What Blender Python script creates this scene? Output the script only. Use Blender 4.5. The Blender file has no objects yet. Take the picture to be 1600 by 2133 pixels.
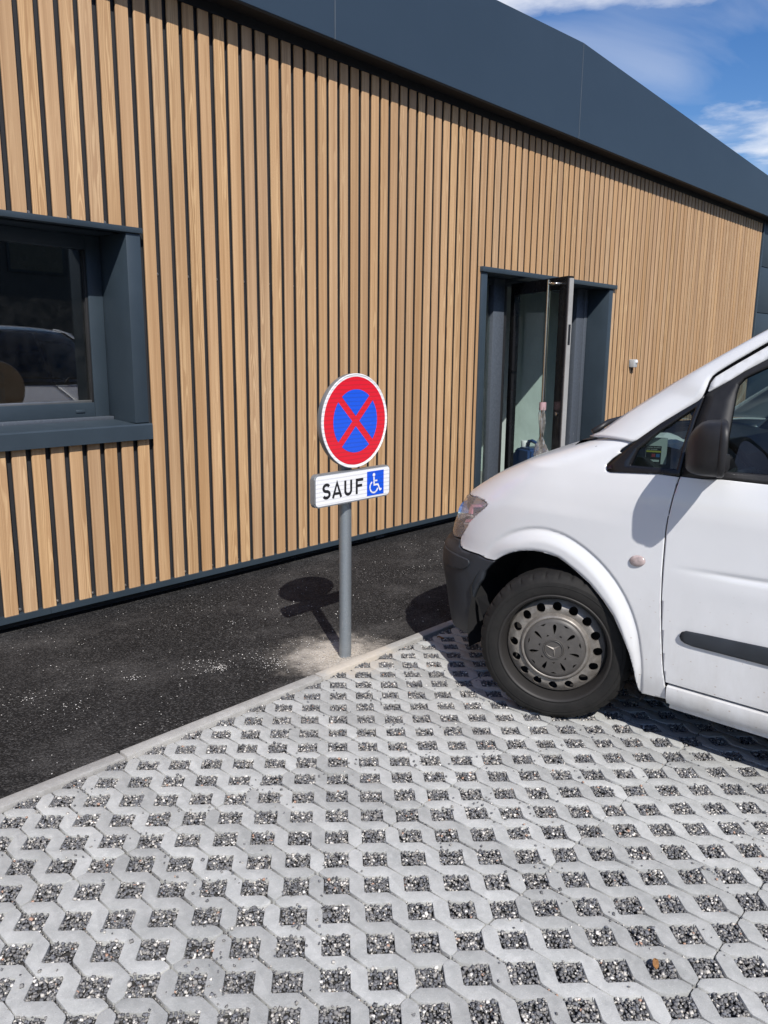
import bpy, bmesh, math, random
import numpy as np
from mathutils import Vector, Matrix

# ------------------------------------------------------------------ camera, world, sun, exposure
scene = bpy.context.scene
COL = scene.collection
CAM_YAW, CAM_PITCH, CAM_ROLL = math.radians(48.05), math.radians(-11.5), math.radians(0.588)
CAM_POS = Vector((0.0, -4.13, 1.49))
F_PX = 1656.5                                   # focal length in pixels of a 1600 x 2133 picture
cam_data = bpy.data.cameras.new('camera')
cam = bpy.data.objects.new('camera', cam_data)
COL.objects.link(cam)
scene.camera = cam
cy, sy, cp, sp = math.cos(CAM_YAW), math.sin(CAM_YAW), math.cos(CAM_PITCH), math.sin(CAM_PITCH)
fwd = Vector((sy * cp, cy * cp, sp)); rgt = Vector((cy, -sy, 0)); upv = rgt.cross(fwd)
cr, sr = math.cos(CAM_ROLL), math.sin(CAM_ROLL)
r2 = rgt * cr + upv * sr; u2 = upv * cr - rgt * sr
M = Matrix.Identity(4)
for i in range(3):
    M[i][0], M[i][1], M[i][2], M[i][3] = r2[i], u2[i], -fwd[i], CAM_POS[i]
cam.matrix_world = M
cam_data.sensor_fit = 'VERTICAL'
cam_data.sensor_height = 32.0
cam_data.lens = F_PX * 32.0 / 2133.0
cam_data.clip_start = 0.05
cam_data.clip_end = 2000.0
scene.render.resolution_x, scene.render.resolution_y = 768, 1024

LIGHT = Vector((0.545, 0.885, -1.0)).normalized()      # the way the sunlight travels
SUN_ELEV = math.asin(-LIGHT.z)
SUN_AZ = math.atan2(-LIGHT.x, -LIGHT.y)                # clockwise from +Y
sun_data = bpy.data.lights.new('sun', 'SUN')
sun_data.energy = 5.0
sun_data.angle = math.radians(0.5)
sun_data.color = (1.0, 0.955, 0.895)
sun = bpy.data.objects.new('sun', sun_data)
COL.objects.link(sun)
sun.rotation_euler = LIGHT.to_track_quat('-Z', 'Y').to_euler()
sun.location = (-6, -12, 12)

world = bpy.data.worlds.new('World')
scene.world = world
world.use_nodes = True
wt = world.node_tree
wt.nodes.clear()
def wn(t, **k):
    n = wt.nodes.new(t)
    for a, b in k.items(): setattr(n, a, b)
    return n
SKY_STRENGTH = 0.115
sky = wn('ShaderNodeTexSky', sky_type='NISHITA', sun_disc=False)
sky.sun_elevation = SUN_ELEV
sky.sun_rotation = SUN_AZ
sky.air_density = 1.0; sky.dust_density = 0.25; sky.ozone_density = 1.2
hsv = wn('ShaderNodeHueSaturation'); hsv.inputs['Saturation'].default_value = 1.38; hsv.inputs['Hue'].default_value = 0.512
tc = wn('ShaderNodeTexCoord')
sep = wn('ShaderNodeSeparateXYZ')
mx = wn('ShaderNodeMath', operation='MAXIMUM'); mx.inputs[1].default_value = 0.06
dv = wn('ShaderNodeVectorMath', operation='DIVIDE')
comb = wn('ShaderNodeCombineXYZ')
n1 = wn('ShaderNodeTexNoise'); n1.inputs['Scale'].default_value = 1.35; n1.inputs['Detail'].default_value = 9.0; n1.inputs['Roughness'].default_value = 0.56
n2 = wn('ShaderNodeTexNoise'); n2.inputs['Scale'].default_value = 0.55; n2.inputs['Detail'].default_value = 6.0; n2.inputs['Distortion'].default_value = 1.4
mp1 = wn('ShaderNodeMapping'); mp1.inputs['Location'].default_value = (3.1, 1.7, 0)
mp2 = wn('ShaderNodeMapping'); mp2.inputs['Scale'].default_value = (1.0, 2.6, 1); mp2.inputs['Rotation'].default_value = (0, 0, 0.6)
rp1 = wn('ShaderNodeValToRGB'); rp1.color_ramp.elements[0].position = 0.55; rp1.color_ramp.elements[1].position = 0.78
rp2 = wn('ShaderNodeValToRGB'); rp2.color_ramp.elements[0].position = 0.42; rp2.color_ramp.elements[1].position = 0.95
rp2.color_ramp.elements[1].color = (0.42, 0.42, 0.42, 1)
addc = wn('ShaderNodeMath', operation='MAXIMUM')
mixc = wn('ShaderNodeMixRGB'); mixc.inputs['Color2'].default_value = (8.6, 8.7, 9.0, 1)
bg = wn('ShaderNodeBackground'); bg.inputs['Strength'].default_value = SKY_STRENGTH
wo = wn('ShaderNodeOutputWorld')
L = wt.links.new
BANKS = ((2.12, 1.50, 0.38), (4.45, 1.45, 0.70), (-2.0, 1.5, 1.0), (-1.5, -2.5, 1.2), (2.0, -1.8, 0.8))
L(tc.outputs['Generated'], sep.inputs[0]); L(sep.outputs['Z'], mx.inputs[0])
L(mx.outputs[0], comb.inputs[0]); L(mx.outputs[0], comb.inputs[1]); L(mx.outputs[0], comb.inputs[2])
L(tc.outputs['Generated'], dv.inputs[0]); L(comb.outputs[0], dv.inputs[1])
L(dv.outputs[0], mp1.inputs[0]); L(dv.outputs[0], mp2.inputs[0])
L(mp1.outputs[0], n1.inputs['Vector']); L(mp2.outputs[0], n2.inputs['Vector'])
L(n2.outputs['Fac'], rp2.inputs[0])
def cloud_bank(dx, dy, r):
    sb = wn('ShaderNodeVectorMath', operation='DISTANCE'); sb.inputs[1].default_value = (dx, dy, 1.0)
    mr = wn('ShaderNodeMapRange'); mr.inputs['From Min'].default_value = r; mr.inputs['From Max'].default_value = 0.0
    mr.inputs['To Min'].default_value = 0.0; mr.inputs['To Max'].default_value = 0.17
    L(dv.outputs[0], sb.inputs[0]); L(sb.outputs['Value'], mr.inputs['Value'])
    return mr.outputs[0]
acc = n1.outputs['Fac']
for bank in BANKS:
    ad = wn('ShaderNodeMath', operation='ADD'); L(acc, ad.inputs[0]); L(cloud_bank(*bank), ad.inputs[1]); acc = ad.outputs[0]
L(acc, rp1.inputs[0])
L(rp1.outputs[0], addc.inputs[0]); L(rp2.outputs[0], addc.inputs[1])
L(sky.outputs[0], hsv.inputs['Color']); L(hsv.outputs[0], mixc.inputs['Color1']); L(addc.outputs[0], mixc.inputs['Fac'])
L(mixc.outputs[0], bg.inputs['Color']); L(bg.outputs[0], wo.inputs['Surface'])

vs = scene.view_settings
vs.view_transform = 'Standard'; vs.look = 'None'; vs.gamma = 1.0; vs.use_curve_mapping = False
vs.exposure = 0.06

rnd = random.Random(11)
rng = np.random.default_rng(7)

# ------------------------------------------------------------------ node helpers
class NT:
    def __init__(self, name):
        self.m = bpy.data.materials.new(name); self.m.use_nodes = True
        self.t = self.m.node_tree; self.t.nodes.clear()
        self.out = self.t.nodes.new('ShaderNodeOutputMaterial')
    def n(self, typ, ins=None, **props):
        nd = self.t.nodes.new('ShaderNode' + typ)
        for a, b in props.items(): setattr(nd, a, b)
        for k, v in (ins or {}).items():
            s = nd.inputs[k]
            if isinstance(v, bpy.types.NodeSocket): self.t.links.new(v, s)
            else: s.default_value = v
        return nd
    def math(self, op, a, b=0.0, clamp=False):
        return self.n('Math', {0: a, 1: b}, operation=op, use_clamp=clamp).outputs[0]
    def noise(self, vec, scale, detail=4, rough=0.55, dist=0.0):
        return self.n('TexNoise', {'Vector': vec, 'Scale': scale, 'Detail': detail, 'Roughness': rough, 'Distortion': dist}).outputs['Fac']
    def ramp(self, fac, stops):
        r = self.n('ValToRGB', {'Fac': fac}); e = r.color_ramp.elements
        while len(e) < len(stops): e.new(0.5)
        for i, (p, c) in enumerate(stops):
            e[i].position = p; e[i].color = (*c, 1) if len(c) == 3 else c
        return r.outputs['Color']
    def grey(self, fac, p0, p1):
        return self.ramp(fac, [(p0, (0, 0, 0)), (p1, (1, 1, 1))])
    def mix(self, fac, a, b, typ='MIX'):
        A = a if isinstance(a, bpy.types.NodeSocket) else (*a, 1)
        B = b if isinstance(b, bpy.types.NodeSocket) else (*b, 1)
        return self.n('MixRGB', {'Fac': fac, 'Color1': A, 'Color2': B}, blend_type=typ).outputs[0]
    def pos(self): return self.n('NewGeometry').outputs['Position']
    def obj(self): return self.n('TexCoord').outputs['Object']
    def scale(self, vec, s, loc=(0, 0, 0)):
        return self.n('Mapping', {'Vector': vec, 'Scale': s, 'Location': loc}).outputs[0]
    def bump(self, h, strength, dist=0.01, normal=None):
        ins = {'Height': h, 'Strength': strength, 'Distance': dist}
        if normal is not None: ins['Normal'] = normal
        return self.n('Bump', ins).outputs[0]
    def bsdf(self, color, rough=0.5, metal=0.0, spec=0.5, normal=None, coat=0.0, **k):
        ins = {'Base Color': color if isinstance(color, bpy.types.NodeSocket) else (*color, 1), 'Roughness': rough, 'Metallic': metal,
               'Specular IOR Level': spec, 'Coat Weight': coat}
        if normal is not None: ins['Normal'] = normal
        ins.update(k)
        return self.n('BsdfPrincipled', ins).outputs[0]
    def done(self, sh):
        self.t.links.new(sh, self.out.inputs['Surface']); return self.m

def s2l(r, g, b):
    f = lambda c: (c / 255 / 12.92) if c / 255 <= 0.04045 else ((c / 255 + 0.055) / 1.055) ** 2.4
    return (f(r), f(g), f(b))

def plain(name, color, rough=0.5, metal=0.0, spec=0.5, var=0.12, nscale=6.0, bumps=0.0, bscale=200.0, coat=0.0):
    t = NT(name); p = t.pos()
    a = t.noise(p, nscale, 6, 0.6)
    c = t.mix(t.grey(a, 0.3, 0.7), tuple(v * (1 - var) for v in color), tuple(min(1, v * (1 + var)) for v in color))
    nrm = t.bump(t.noise(p, bscale, 3), bumps, 0.002) if bumps else None
    rr = t.math('ADD', t.math('MULTIPLY', a, 0.2), rough - 0.1, True)
    return t.done(t.bsdf(c, rr, metal, spec, nrm, coat))

def mat_wood():
    t = NT('wood_grain_cladding'); p = t.pos()
    oi = t.n('ObjectInfo').outputs['Random']
    off = t.n('CombineXYZ', {0: t.math('MULTIPLY', oi, 7.3), 1: t.math('MULTIPLY', oi, 13.0), 2: t.math('MULTIPLY', oi, 91.0)}).outputs[0]
    q = t.n('VectorMath', {0: p, 1: off}, operation='ADD').outputs[0]
    fine = t.noise(t.scale(q, (160, 40, 2.2)), 1.0, 5, 0.6)
    streak = t.noise(t.scale(q, (34, 20, 0.35)), 1.0, 3, 0.5)
    warp = t.noise(t.scale(q, (9, 5, 0.9)), 1.0, 3, 0.5)
    so = t.n('SeparateXYZ', {0: t.obj()}).outputs
    ox = t.math('ABSOLUTE', t.math('SUBTRACT', so[0], t.math('MULTIPLY', t.math('SUBTRACT', oi, 0.5), 0.035)))
    ring = t.math('ADD', t.math('MULTIPLY', t.math('MULTIPLY', ox, ox), 7000.0), t.math('MULTIPLY', warp, 26.0))
    ring = t.math('ADD', ring, t.math('MULTIPLY', t.n('SeparateXYZ', {0: q}).outputs[2], 2.6))
    cat = t.math('SINE', t.math('MULTIPLY', ring, 2.2))
    catm = t.grey(t.noise(t.scale(q, (3, 3, 0.5)), 1.0, 1), 0.46, 0.60)
    base = t.ramp(streak, [(0.25, (0.365, 0.218, 0.112)), (0.5, (0.465, 0.292, 0.158)), (0.75, (0.570, 0.378, 0.215))])
    c = t.mix(t.math('MULTIPLY', t.grey(fine, 0.38, 0.72), 0.42), base, (0.27, 0.152, 0.075))
    cf = t.math('MULTIPLY', t.math('MULTIPLY', t.grey(cat, 0.1, 0.9), catm), 0.62)
    c = t.mix(cf, c, (0.66, 0.46, 0.26))
    tone = t.n('HueSaturation', {'Color': c, 'Value': t.math('ADD', 0.95, t.math('MULTIPLY', oi, 0.13)), 'Saturation': t.math('ADD', 0.97, t.math('MULTIPLY', t.math('FRACT', t.math('MULTIPLY', oi, 17.0)), 0.09))}).outputs[0]
    nb = t.bump(fine, 0.12, 0.001)
    return t.done(t.bsdf(tone, 0.55, 0, 0.35, nb))

def mat_concrete(name, lo, hi, dust=False):
    t = NT(name); p = t.pos()
    oi = t.n('ObjectInfo').outputs['Random']
    a = t.noise(p, 9.0, 9, 0.7); f = t.noise(p, 420.0, 3, 0.7); g = t.noise(p, 38.0, 5, 0.6)
    c = t.mix(t.grey(a, 0.3, 0.7), lo, hi)
    c = t.mix(t.math('MULTIPLY', t.grey(f, 0.42, 0.72), 0.24), c, (0.17, 0.17, 0.165))
    c = t.mix(t.math('MULTIPLY', t.grey(g, 0.5, 0.75), 0.35), c, (0.66, 0.66, 0.65))
    sp = t.n('TexVoronoi', {'Vector': p, 'Scale': 150.0}).outputs['Distance']
    c = t.mix(t.math('MULTIPLY', t.math('LESS_THAN', sp, 0.14), 0.45), c, (0.75, 0.74, 0.72))
    c = t.n('HueSaturation', {'Color': c, 'Value': t.math('ADD', 0.85, t.math('MULTIPLY', oi, 0.27))}).outputs[0]
    st = t.grey(t.noise(p, 1.6, 5, 0.6), 0.52, 0.74)
    c = t.mix(t.math('MULTIPLY', st, 0.30), c, (0.31, 0.30, 0.285))
    dk = t.n('TexVoronoi', {'Vector': p, 'Scale': 95.0}).outputs['Distance']
    c = t.mix(t.math('MULTIPLY', t.math('LESS_THAN', dk, 0.11), t.math('MULTIPLY', t.grey(t.noise(p, 4.0, 4), 0.45, 0.65), 0.55)), c, (0.09, 0.09, 0.09))
    if dust:
        c = t.mix(t.math('MULTIPLY', dust_mask(t, p, 0.34, 0.16), 0.8), c, (0.56, 0.50, 0.42))
    nb = t.bump(f, 0.8, 0.002); nb = t.bump(g, 0.35, 0.005, nb)
    return t.done(t.bsdf(c, 0.9, 0, 0.25, nb))

POST = (2.657, -1.492)
def dust_mask(t, p, r0, r1):
    s = t.n('SeparateXYZ', {0: p}).outputs
    dx = t.math('SUBTRACT', s[0], POST[0] - 0.02); dy = t.math('MULTIPLY', t.math('SUBTRACT', s[1], POST[1] + 0.02), 1.0)
    d = t.math('SQRT', t.math('ADD', t.math('MULTIPLY', dx, dx), t.math('MULTIPLY', dy, dy)))
    d = t.math('ADD', d, t.math('MULTIPLY', t.math('SUBTRACT', t.noise(p, 11.0, 8, 0.7), 0.5), 0.42))
    return t.n('MapRange', {'Value': d, 'From Min': r1, 'From Max': r0, 'To Min': 1.0, 'To Max': 0.0}, interpolation_type='SMOOTHSTEP').outputs[0]

def mat_asphalt():
    t = NT('fresh_asphalt'); p = t.pos()
    v = t.n('TexVoronoi', {'Vector': p, 'Scale': 165.0, 'Randomness': 1.0})
    cellc = t.n('SeparateColor', {0: v.outputs['Color']}).outputs[0]
    v2 = t.n('TexVoronoi', {'Vector': p, 'Scale': 85.0})
    big = t.noise(p, 0.9, 7, 0.6); mid = t.noise(p, 6.0, 6, 0.65); fine = t.noise(p, 300.0, 4, 0.7)
    c = t.mix(t.grey(big, 0.3, 0.7), (0.010, 0.0098, 0.0100), (0.020, 0.0194, 0.0196))
    c = t.mix(t.math('MULTIPLY', t.grey(cellc, 0.5, 1.0), 0.85), c, (0.072, 0.070, 0.069))
    c = t.mix(t.math('MULTIPLY', t.math('MULTIPLY', t.math('GREATER_THAN', cellc, 0.965), t.grey(t.noise(p, 2.3, 5, 0.65), 0.50, 0.72)), 0.7), c, (0.30, 0.295, 0.285))
    # pale cement film trodden over the surface in patches
    film = t.math('MULTIPLY', t.grey(t.noise(t.scale(p, (1, 1.25, 1), (3.3, 0.4, 0)), 1.7, 9, 0.72), 0.50, 0.74), t.grey(fine, 0.42, 0.7))
    c = t.mix(t.math('MULTIPLY', film, 0.75), c, (0.25, 0.24, 0.23))
    dm = dust_mask(t, p, 0.42, 0.03)
    gate = t.math('ADD', t.math('MULTIPLY', t.grey(fine, 0.35, 0.65), 0.8), t.math('MULTIPLY', dm, 0.75), True)
    c = t.mix(t.math('MULTIPLY', dm, gate), c, (0.56, 0.515, 0.455))
    hgt = t.math('ADD', t.math('MULTIPLY', v.outputs['Distance'], -1.0), t.math('MULTIPLY', v2.outputs['Distance'], -0.7))
    nb = t.bump(hgt, 0.75, 0.006); nb = t.bump(mid, 0.12, 0.02, nb)
    return t.done(t.bsdf(c, 0.85, 0, 0.12, nb))

def mat_gravel(name, bright=1.0):
    t = NT(name)
    ri = t.n('NewGeometry').outputs['Random Per Island']
    p = t.pos()
    cols = [(0.0, (0.055, 0.056, 0.060)), (0.22, (0.080, 0.080, 0.084)), (0.42, (0.115, 0.112, 0.11)), (0.58, (0.155, 0.148, 0.138)),
            (0.72, (0.085, 0.088, 0.098)), (0.86, (0.30, 0.285, 0.26)), (0.955, (0.42, 0.405, 0.38)), (0.99, (0.24, 0.15, 0.11))]
    r = t.n('ValToRGB', {'Fac': ri}); r.color_ramp.interpolation = 'CONSTANT'
    e = r.color_ramp.elements
    while len(e) < len(cols): e.new(0.5)
    for i, (q, c) in enumerate(cols):
        e[i].position = q; e[i].color = (*[x * bright for x in c], 1)
    n = t.noise(p, 260.0, 3)
    c = t.mix(t.math('MULTIPLY', t.grey(n, 0.35, 0.7), 0.35), r.outputs[0], t.mix(0.5, r.outputs[0], (0.5, 0.5, 0.48)))
    return t.done(t.bsdf(c, 0.88, 0, 0.2))

def mat_glass(name, tint, refl=1.0, rough=0.0, dirt=0.0):
    t = NT(name); p = t.pos()
    lw_ = t.n('LayerWeight', {'Blend': 0.5}).outputs['Facing']
    fr = t.math('ADD', 0.045, t.math('MULTIPLY', t.math('POWER', lw_, 5.0), 0.95))
    tr = t.n('BsdfTransparent', {'Color': (*tint, 1)}).outputs[0]
    gl = t.n('BsdfGlossy', {'Color': (1, 1, 1, 1), 'Roughness': rough}).outputs[0]
    sh = t.n('MixShader', {0: t.math('MULTIPLY', fr, refl, True), 1: tr, 2: gl}).outputs[0]
    if dirt:
        df = t.n('BsdfDiffuse', {'Color': (0.45, 0.44, 0.42, 1)}).outputs[0]
        sh = t.n('MixShader', {0: t.math('MULTIPLY', t.grey(t.noise(p, 14.0, 8, 0.7), 0.35, 0.8), dirt), 1: sh, 2: df}).outputs[0]
    return t.done(sh)

def mat_van():
    t = NT('white_van_paint'); p = t.pos()
    s = t.n('SeparateXYZ', {0: p}).outputs
    low = t.n('MapRange', {'Value': s[2], 'From Min': 0.72, 'From Max': 0.18, 'To Min': 0.0, 'To Max': 1.0}).outputs[0]
    grime = t.math('MULTIPLY', t.math('ADD', 0.30, t.grey(t.noise(t.scale(p, (8, 8, 3)), 1.0, 8, 0.68), 0.35, 0.8)), low)
    spots = t.math('LESS_THAN', t.n('TexVoronoi', {'Vector': t.scale(p, (9, 9, 16)), 'Scale': 2.6}).outputs['Distance'], 0.085)
    spots = t.math('MULTIPLY', spots, t.math('MULTIPLY', low, 0.9))
    c = t.mix(t.grey(t.noise(p, 3.0, 5), 0.3, 0.7), (0.715, 0.725, 0.74), (0.755, 0.765, 0.78))
    c = t.mix(t.math('MULTIPLY', grime, 0.62), c, (0.40, 0.38, 0.345))
    c = t.mix(t.math('MULTIPLY', spots, 0.8), c, (0.30, 0.19, 0.12))
    rr = t.math('ADD', 0.30, t.math('MULTIPLY', grime, 0.4))
    nb = t.bump(t.noise(p, 900.0, 2), 0.02, 0.0005)
    return t.done(t.bsdf(c, rr, 0, 0.5, nb, 0.7, **{'Coat Roughness': 0.04}))

def mat_galv(name, base, rough=0.42, metal=0.85):
    t = NT(name); p = t.pos()
    v = t.n('TexVoronoi', {'Vector': p, 'Scale': 55.0}).outputs['Color']
    g = t.n('SeparateColor', {0: v}).outputs[0]
    c = t.mix(t.math('MULTIPLY', g, 0.35), base, tuple(x * 0.62 for x in base))
    sc = t.grey(t.noise(t.scale(p, (60, 60, 9)), 1.0, 5, 0.7), 0.64, 0.78)
    c = t.mix(t.math('MULTIPLY', sc, 0.6), c, (0.62, 0.60, 0.57))
    return t.done(t.bsdf(c, t.math('ADD', rough, t.math('MULTIPLY', g, 0.15)), metal, 0.5, t.bump(t.noise(p, 120.0, 4), 0.08, 0.001)))

def mat_sheet(name, color):
    """retroreflective sign sheeting: faint horizontal bands from the rolled foil"""
    t = NT(name); p = t.pos(); s = t.n('SeparateXYZ', {0: p}).outputs
    w = t.math('SINE', t.math('ADD', t.math('MULTIPLY', s[2], 330.0), t.math('MULTIPLY', t.noise(p, 9.0, 2), 3.0)))
    c = t.mix(t.grey(w, 0.35, 0.75), color, tuple(min(1, x * 0.80 + 0.004) for x in color))
    n = t.noise(p, 60.0, 6, 0.7)
    c = t.mix(t.math('MULTIPLY', t.grey(n, 0.66, 0.78), 0.25), c, (0.7, 0.7, 0.7))
    return t.done(t.bsdf(c, 0.42, 0, 0.5))

MAT = {}
MAT['wood'] = mat_wood()
MAT['backing'] = plain('charcoal_backing_sheet', (0.026, 0.0275, 0.032), 0.55, 0, 0.4, 0.1)
MAT['trim'] = plain('slate_blue_powder_coat', (0.031, 0.046, 0.061), 0.48, 0, 0.45, 0.10, 3.0, 0.05, 600)
def mat_fascia():
    t = NT('slate_blue_fascia_sheet'); p = t.pos()
    a = t.noise(t.scale(p, (0.7, 1, 1.1)), 1.0, 6, 0.6); st = t.noise(t.scale(p, (16, 1, 0.5)), 1.0, 4, 0.6)
    c = t.mix(t.grey(a, 0.3, 0.7), (0.024, 0.042, 0.066), (0.029, 0.049, 0.075))
    c = t.mix(t.math('MULTIPLY', t.grey(st, 0.66, 0.82), 0.10), c, (0.12, 0.15, 0.18))
    return t.done(t.bsdf(c, 0.5, 0, 0.4, t.bump(t.noise(p, 1.4, 3), 0.05, 0.05)))
MAT['fascia'] = mat_fascia()
MAT['soffit'] = plain('dark_soffit_sheet', (0.007, 0.008, 0.010), 0.7)
MAT['black'] = plain('black_rubber', (0.012, 0.012, 0.013), 0.6)
MAT['alu'] = plain('brushed_aluminium', (0.48, 0.48, 0.47), 0.35, 0.9)
MAT['edge_grey'] = plain('pale_grey_edge_profile', (0.30, 0.30, 0.295), 0.5)
MAT['seam'] = plain('seam_highlight_paint', (0.13, 0.15, 0.17), 0.5, 0.3)  # lighter than the fascia: seam highlight put into the colour
MAT['steel'] = plain('stainless_steel', (0.55, 0.53, 0.50), 0.22, 1.0, 0.5, 0.05)
MAT['galv_dark'] = mat_galv('weathered_zinc_frame', (0.115, 0.135, 0.165), 0.5, 0.4)
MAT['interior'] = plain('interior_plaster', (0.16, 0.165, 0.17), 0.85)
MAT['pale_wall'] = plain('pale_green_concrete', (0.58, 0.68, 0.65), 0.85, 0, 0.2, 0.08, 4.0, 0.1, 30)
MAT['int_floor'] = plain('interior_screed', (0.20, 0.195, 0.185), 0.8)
MAT['plinth'] = plain('plinth_render', (0.06, 0.062, 0.065), 0.9)
MAT['asphalt'] = mat_asphalt()
MAT['paver'] = mat_concrete('grey_concrete_paver', (0.375, 0.385, 0.375), (0.535, 0.54, 0.525), True)
MAT['kerb'] = mat_concrete('pale_kerb_concrete', (0.36, 0.355, 0.34), (0.50, 0.49, 0.465), True)
MAT['gravel'] = mat_gravel('mixed_gravel', 1.85)
MAT['bed'] = plain('gravel_bed', (0.050, 0.049, 0.048), 0.95, 0, 0.2, 0.6, 120, 0.8, 130)
MAT['chip'] = plain('white_cement_crumb', (0.62, 0.60, 0.57), 0.9, 0, 0.2, 0.2)
MAT['road'] = plain('worn_road_asphalt', (0.055, 0.055, 0.056), 0.85, 0, 0.3, 0.25, 1.5, 0.5, 150)
MAT['glass_win'] = mat_glass('window_glass', (0.62, 0.66, 0.66), 3.4, 0.0, 0.02)
MAT['glass_door'] = mat_glass('door_glass', (0.84, 0.90, 0.88), 1.0, 0.0, 0.05)
MAT['glass_van'] = mat_glass('tinted_van_glass', (0.36, 0.44, 0.43), 1.0, 0.0, 0.015)
MAT['glass_screen'] = mat_glass('windscreen_glass', (0.66, 0.74, 0.72), 1.0)
MAT['van'] = mat_van()
MAT['bumper'] = plain('grained_grey_plastic', (0.027, 0.032, 0.040), 0.55, 0, 0.45, 0.22, 9.0, 0.15, 700)
MAT['gloss_black'] = plain('glossy_black_plastic', (0.010, 0.010, 0.012), 0.26, 0, 0.5, 0.1)
MAT['matt_black'] = plain('matt_black_plastic', (0.016, 0.016, 0.018), 0.5, 0, 0.45, 0.15, 30)
MAT['liner'] = plain('wheel_arch_felt', (0.007, 0.007, 0.008), 0.95)
def mat_tyre():
    t = NT('dusty_tyre_rubber'); p = t.pos()
    c = t.mix(t.grey(t.noise(p, 18.0, 8, 0.7), 0.35, 0.75), (0.009, 0.0088, 0.0088), (0.019, 0.018, 0.017))
    return t.done(t.bsdf(c, 0.75, 0, 0.3, t.bump(t.noise(p, 400.0, 3), 0.15, 0.001)))
MAT['tyre'] = mat_tyre()
def mat_rim():
    t = NT('dirty_silver_steel_rim'); p = t.pos()
    c = t.mix(t.grey(t.noise(p, 26.0, 8, 0.7), 0.38, 0.72), (0.28, 0.262, 0.24), (0.16, 0.142, 0.125))
    c = t.mix(t.math('MULTIPLY', t.grey(t.noise(p, 120.0, 5, 0.7), 0.62, 0.75), 0.7), c, (0.10, 0.055, 0.03))
    return t.done(t.bsdf(c, 0.45, 0.5, 0.5))
MAT['rim'] = mat_rim()
MAT['rim_dark'] = plain('dark_rim_steel', (0.030, 0.028, 0.027), 0.6, 0.3)  # near-black steel, much darker than the rim disc
MAT['hubcap'] = plain('grey_hub_cap_plastic', (0.075, 0.070, 0.066), 0.5, 0.1, 0.5, 0.15, 20)
MAT['lens'] = None
def mat_lens():
    t = NT('yellowed_headlight_lens')
    lw_ = t.n('LayerWeight', {'Blend': 0.5}).outputs['Facing']
    fr = t.math('ADD', 0.045, t.math('MULTIPLY', t.math('POWER', lw_, 5.0), 0.95))
    tr = t.n('BsdfTransparent', {'Color': (0.95, 0.90, 0.86, 1)}).outputs[0]
    df = t.n('BsdfDiffuse', {'Color': (0.74, 0.68, 0.66, 1)}).outputs[0]
    gl = t.n('BsdfGlossy', {'Roughness': 0.22}).outputs[0]
    a = t.n('MixShader', {0: t.math('ADD', 0.20, t.math('MULTIPLY', t.noise(t.pos(), 5.0, 1), 0.08)), 1: tr, 2: df}).outputs[0]
    return t.done(t.n('MixShader', {0: fr, 1: a, 2: gl}).outputs[0])
MAT['lens'] = mat_lens()
MAT['lamp_back'] = plain('grey_lamp_housing', (0.46, 0.43, 0.41), 0.35, 0.2)
MAT['chrome'] = plain('reflector_chrome', (0.72, 0.72, 0.74), 0.12, 1.0)
MAT['pink'] = plain('pink_amber_indicator', (0.78, 0.36, 0.46), 0.3)
MAT['clear_ind'] = plain('smoked_indicator_lens', (0.42, 0.34, 0.33), 0.15, 0, 0.5, 0.3, 60)
MAT['seat'] = plain('dark_seat_fabric', (0.020, 0.022, 0.026), 0.9)
MAT['blue_cloth'] = plain('navy_blue_cloth', (0.018, 0.045, 0.13), 0.85, 0, 0.3, 0.3, 25)
MAT['dash'] = plain('dark_dashboard_plastic', (0.022, 0.023, 0.025), 0.6)
MAT['post'] = mat_galv('galvanised_post_zinc', (0.30, 0.335, 0.365), 0.40, 0.6)
MAT['sign_back'] = plain('grey_sign_casing', (0.30, 0.32, 0.34), 0.4, 0.5)
MAT['s_white'] = mat_sheet('white_reflective_sheet', (0.80, 0.81, 0.83))
MAT['s_red'] = mat_sheet('red_reflective_sheet', (0.66, 0.006, 0.022))
MAT['s_blue'] = mat_sheet('blue_reflective_sheet', (0.005, 0.085, 0.66))
MAT['s_black'] = plain('black_sign_lettering', (0.012, 0.012, 0.014), 0.5)
MAT['jerry'] = plain('dark_blue_polyethylene', (0.012, 0.040, 0.13), 0.4)
MAT['wrap'] = mat_glass('clear_plastic_wrap', (0.95, 0.95, 0.95), 2.6, 0.10, 0.62)
MAT['tape'] = plain('pinkish_packing_tape', (0.45, 0.30, 0.32), 0.4)
MAT['grey_box'] = plain('light_grey_plastic_box', (0.42, 0.44, 0.45), 0.45)
MAT['white_pl'] = plain('white_plastic', (0.72, 0.72, 0.72), 0.4)
MAT['wh_wall'] = plain('unseen_warehouse_sheet', (0.055, 0.058, 0.06), 0.7)
MAT['p_black'] = plain('black_print', (0.010, 0.011, 0.012), 0.4)
MAT['p_white'] = plain('white_print', (0.78, 0.79, 0.76), 0.5)
MAT['p_yellow'] = plain('yellow_print', (0.62, 0.55, 0.08), 0.5)
MAT['p_red'] = plain('red_print', (0.45, 0.05, 0.07), 0.5)
MAT['p_blue'] = plain('blue_print', (0.05, 0.20, 0.50), 0.5)
MAT['leafm'] = plain('dry_leaf', (0.26, 0.13, 0.05), 0.8, 0, 0.3, 0.4, 60)

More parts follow.
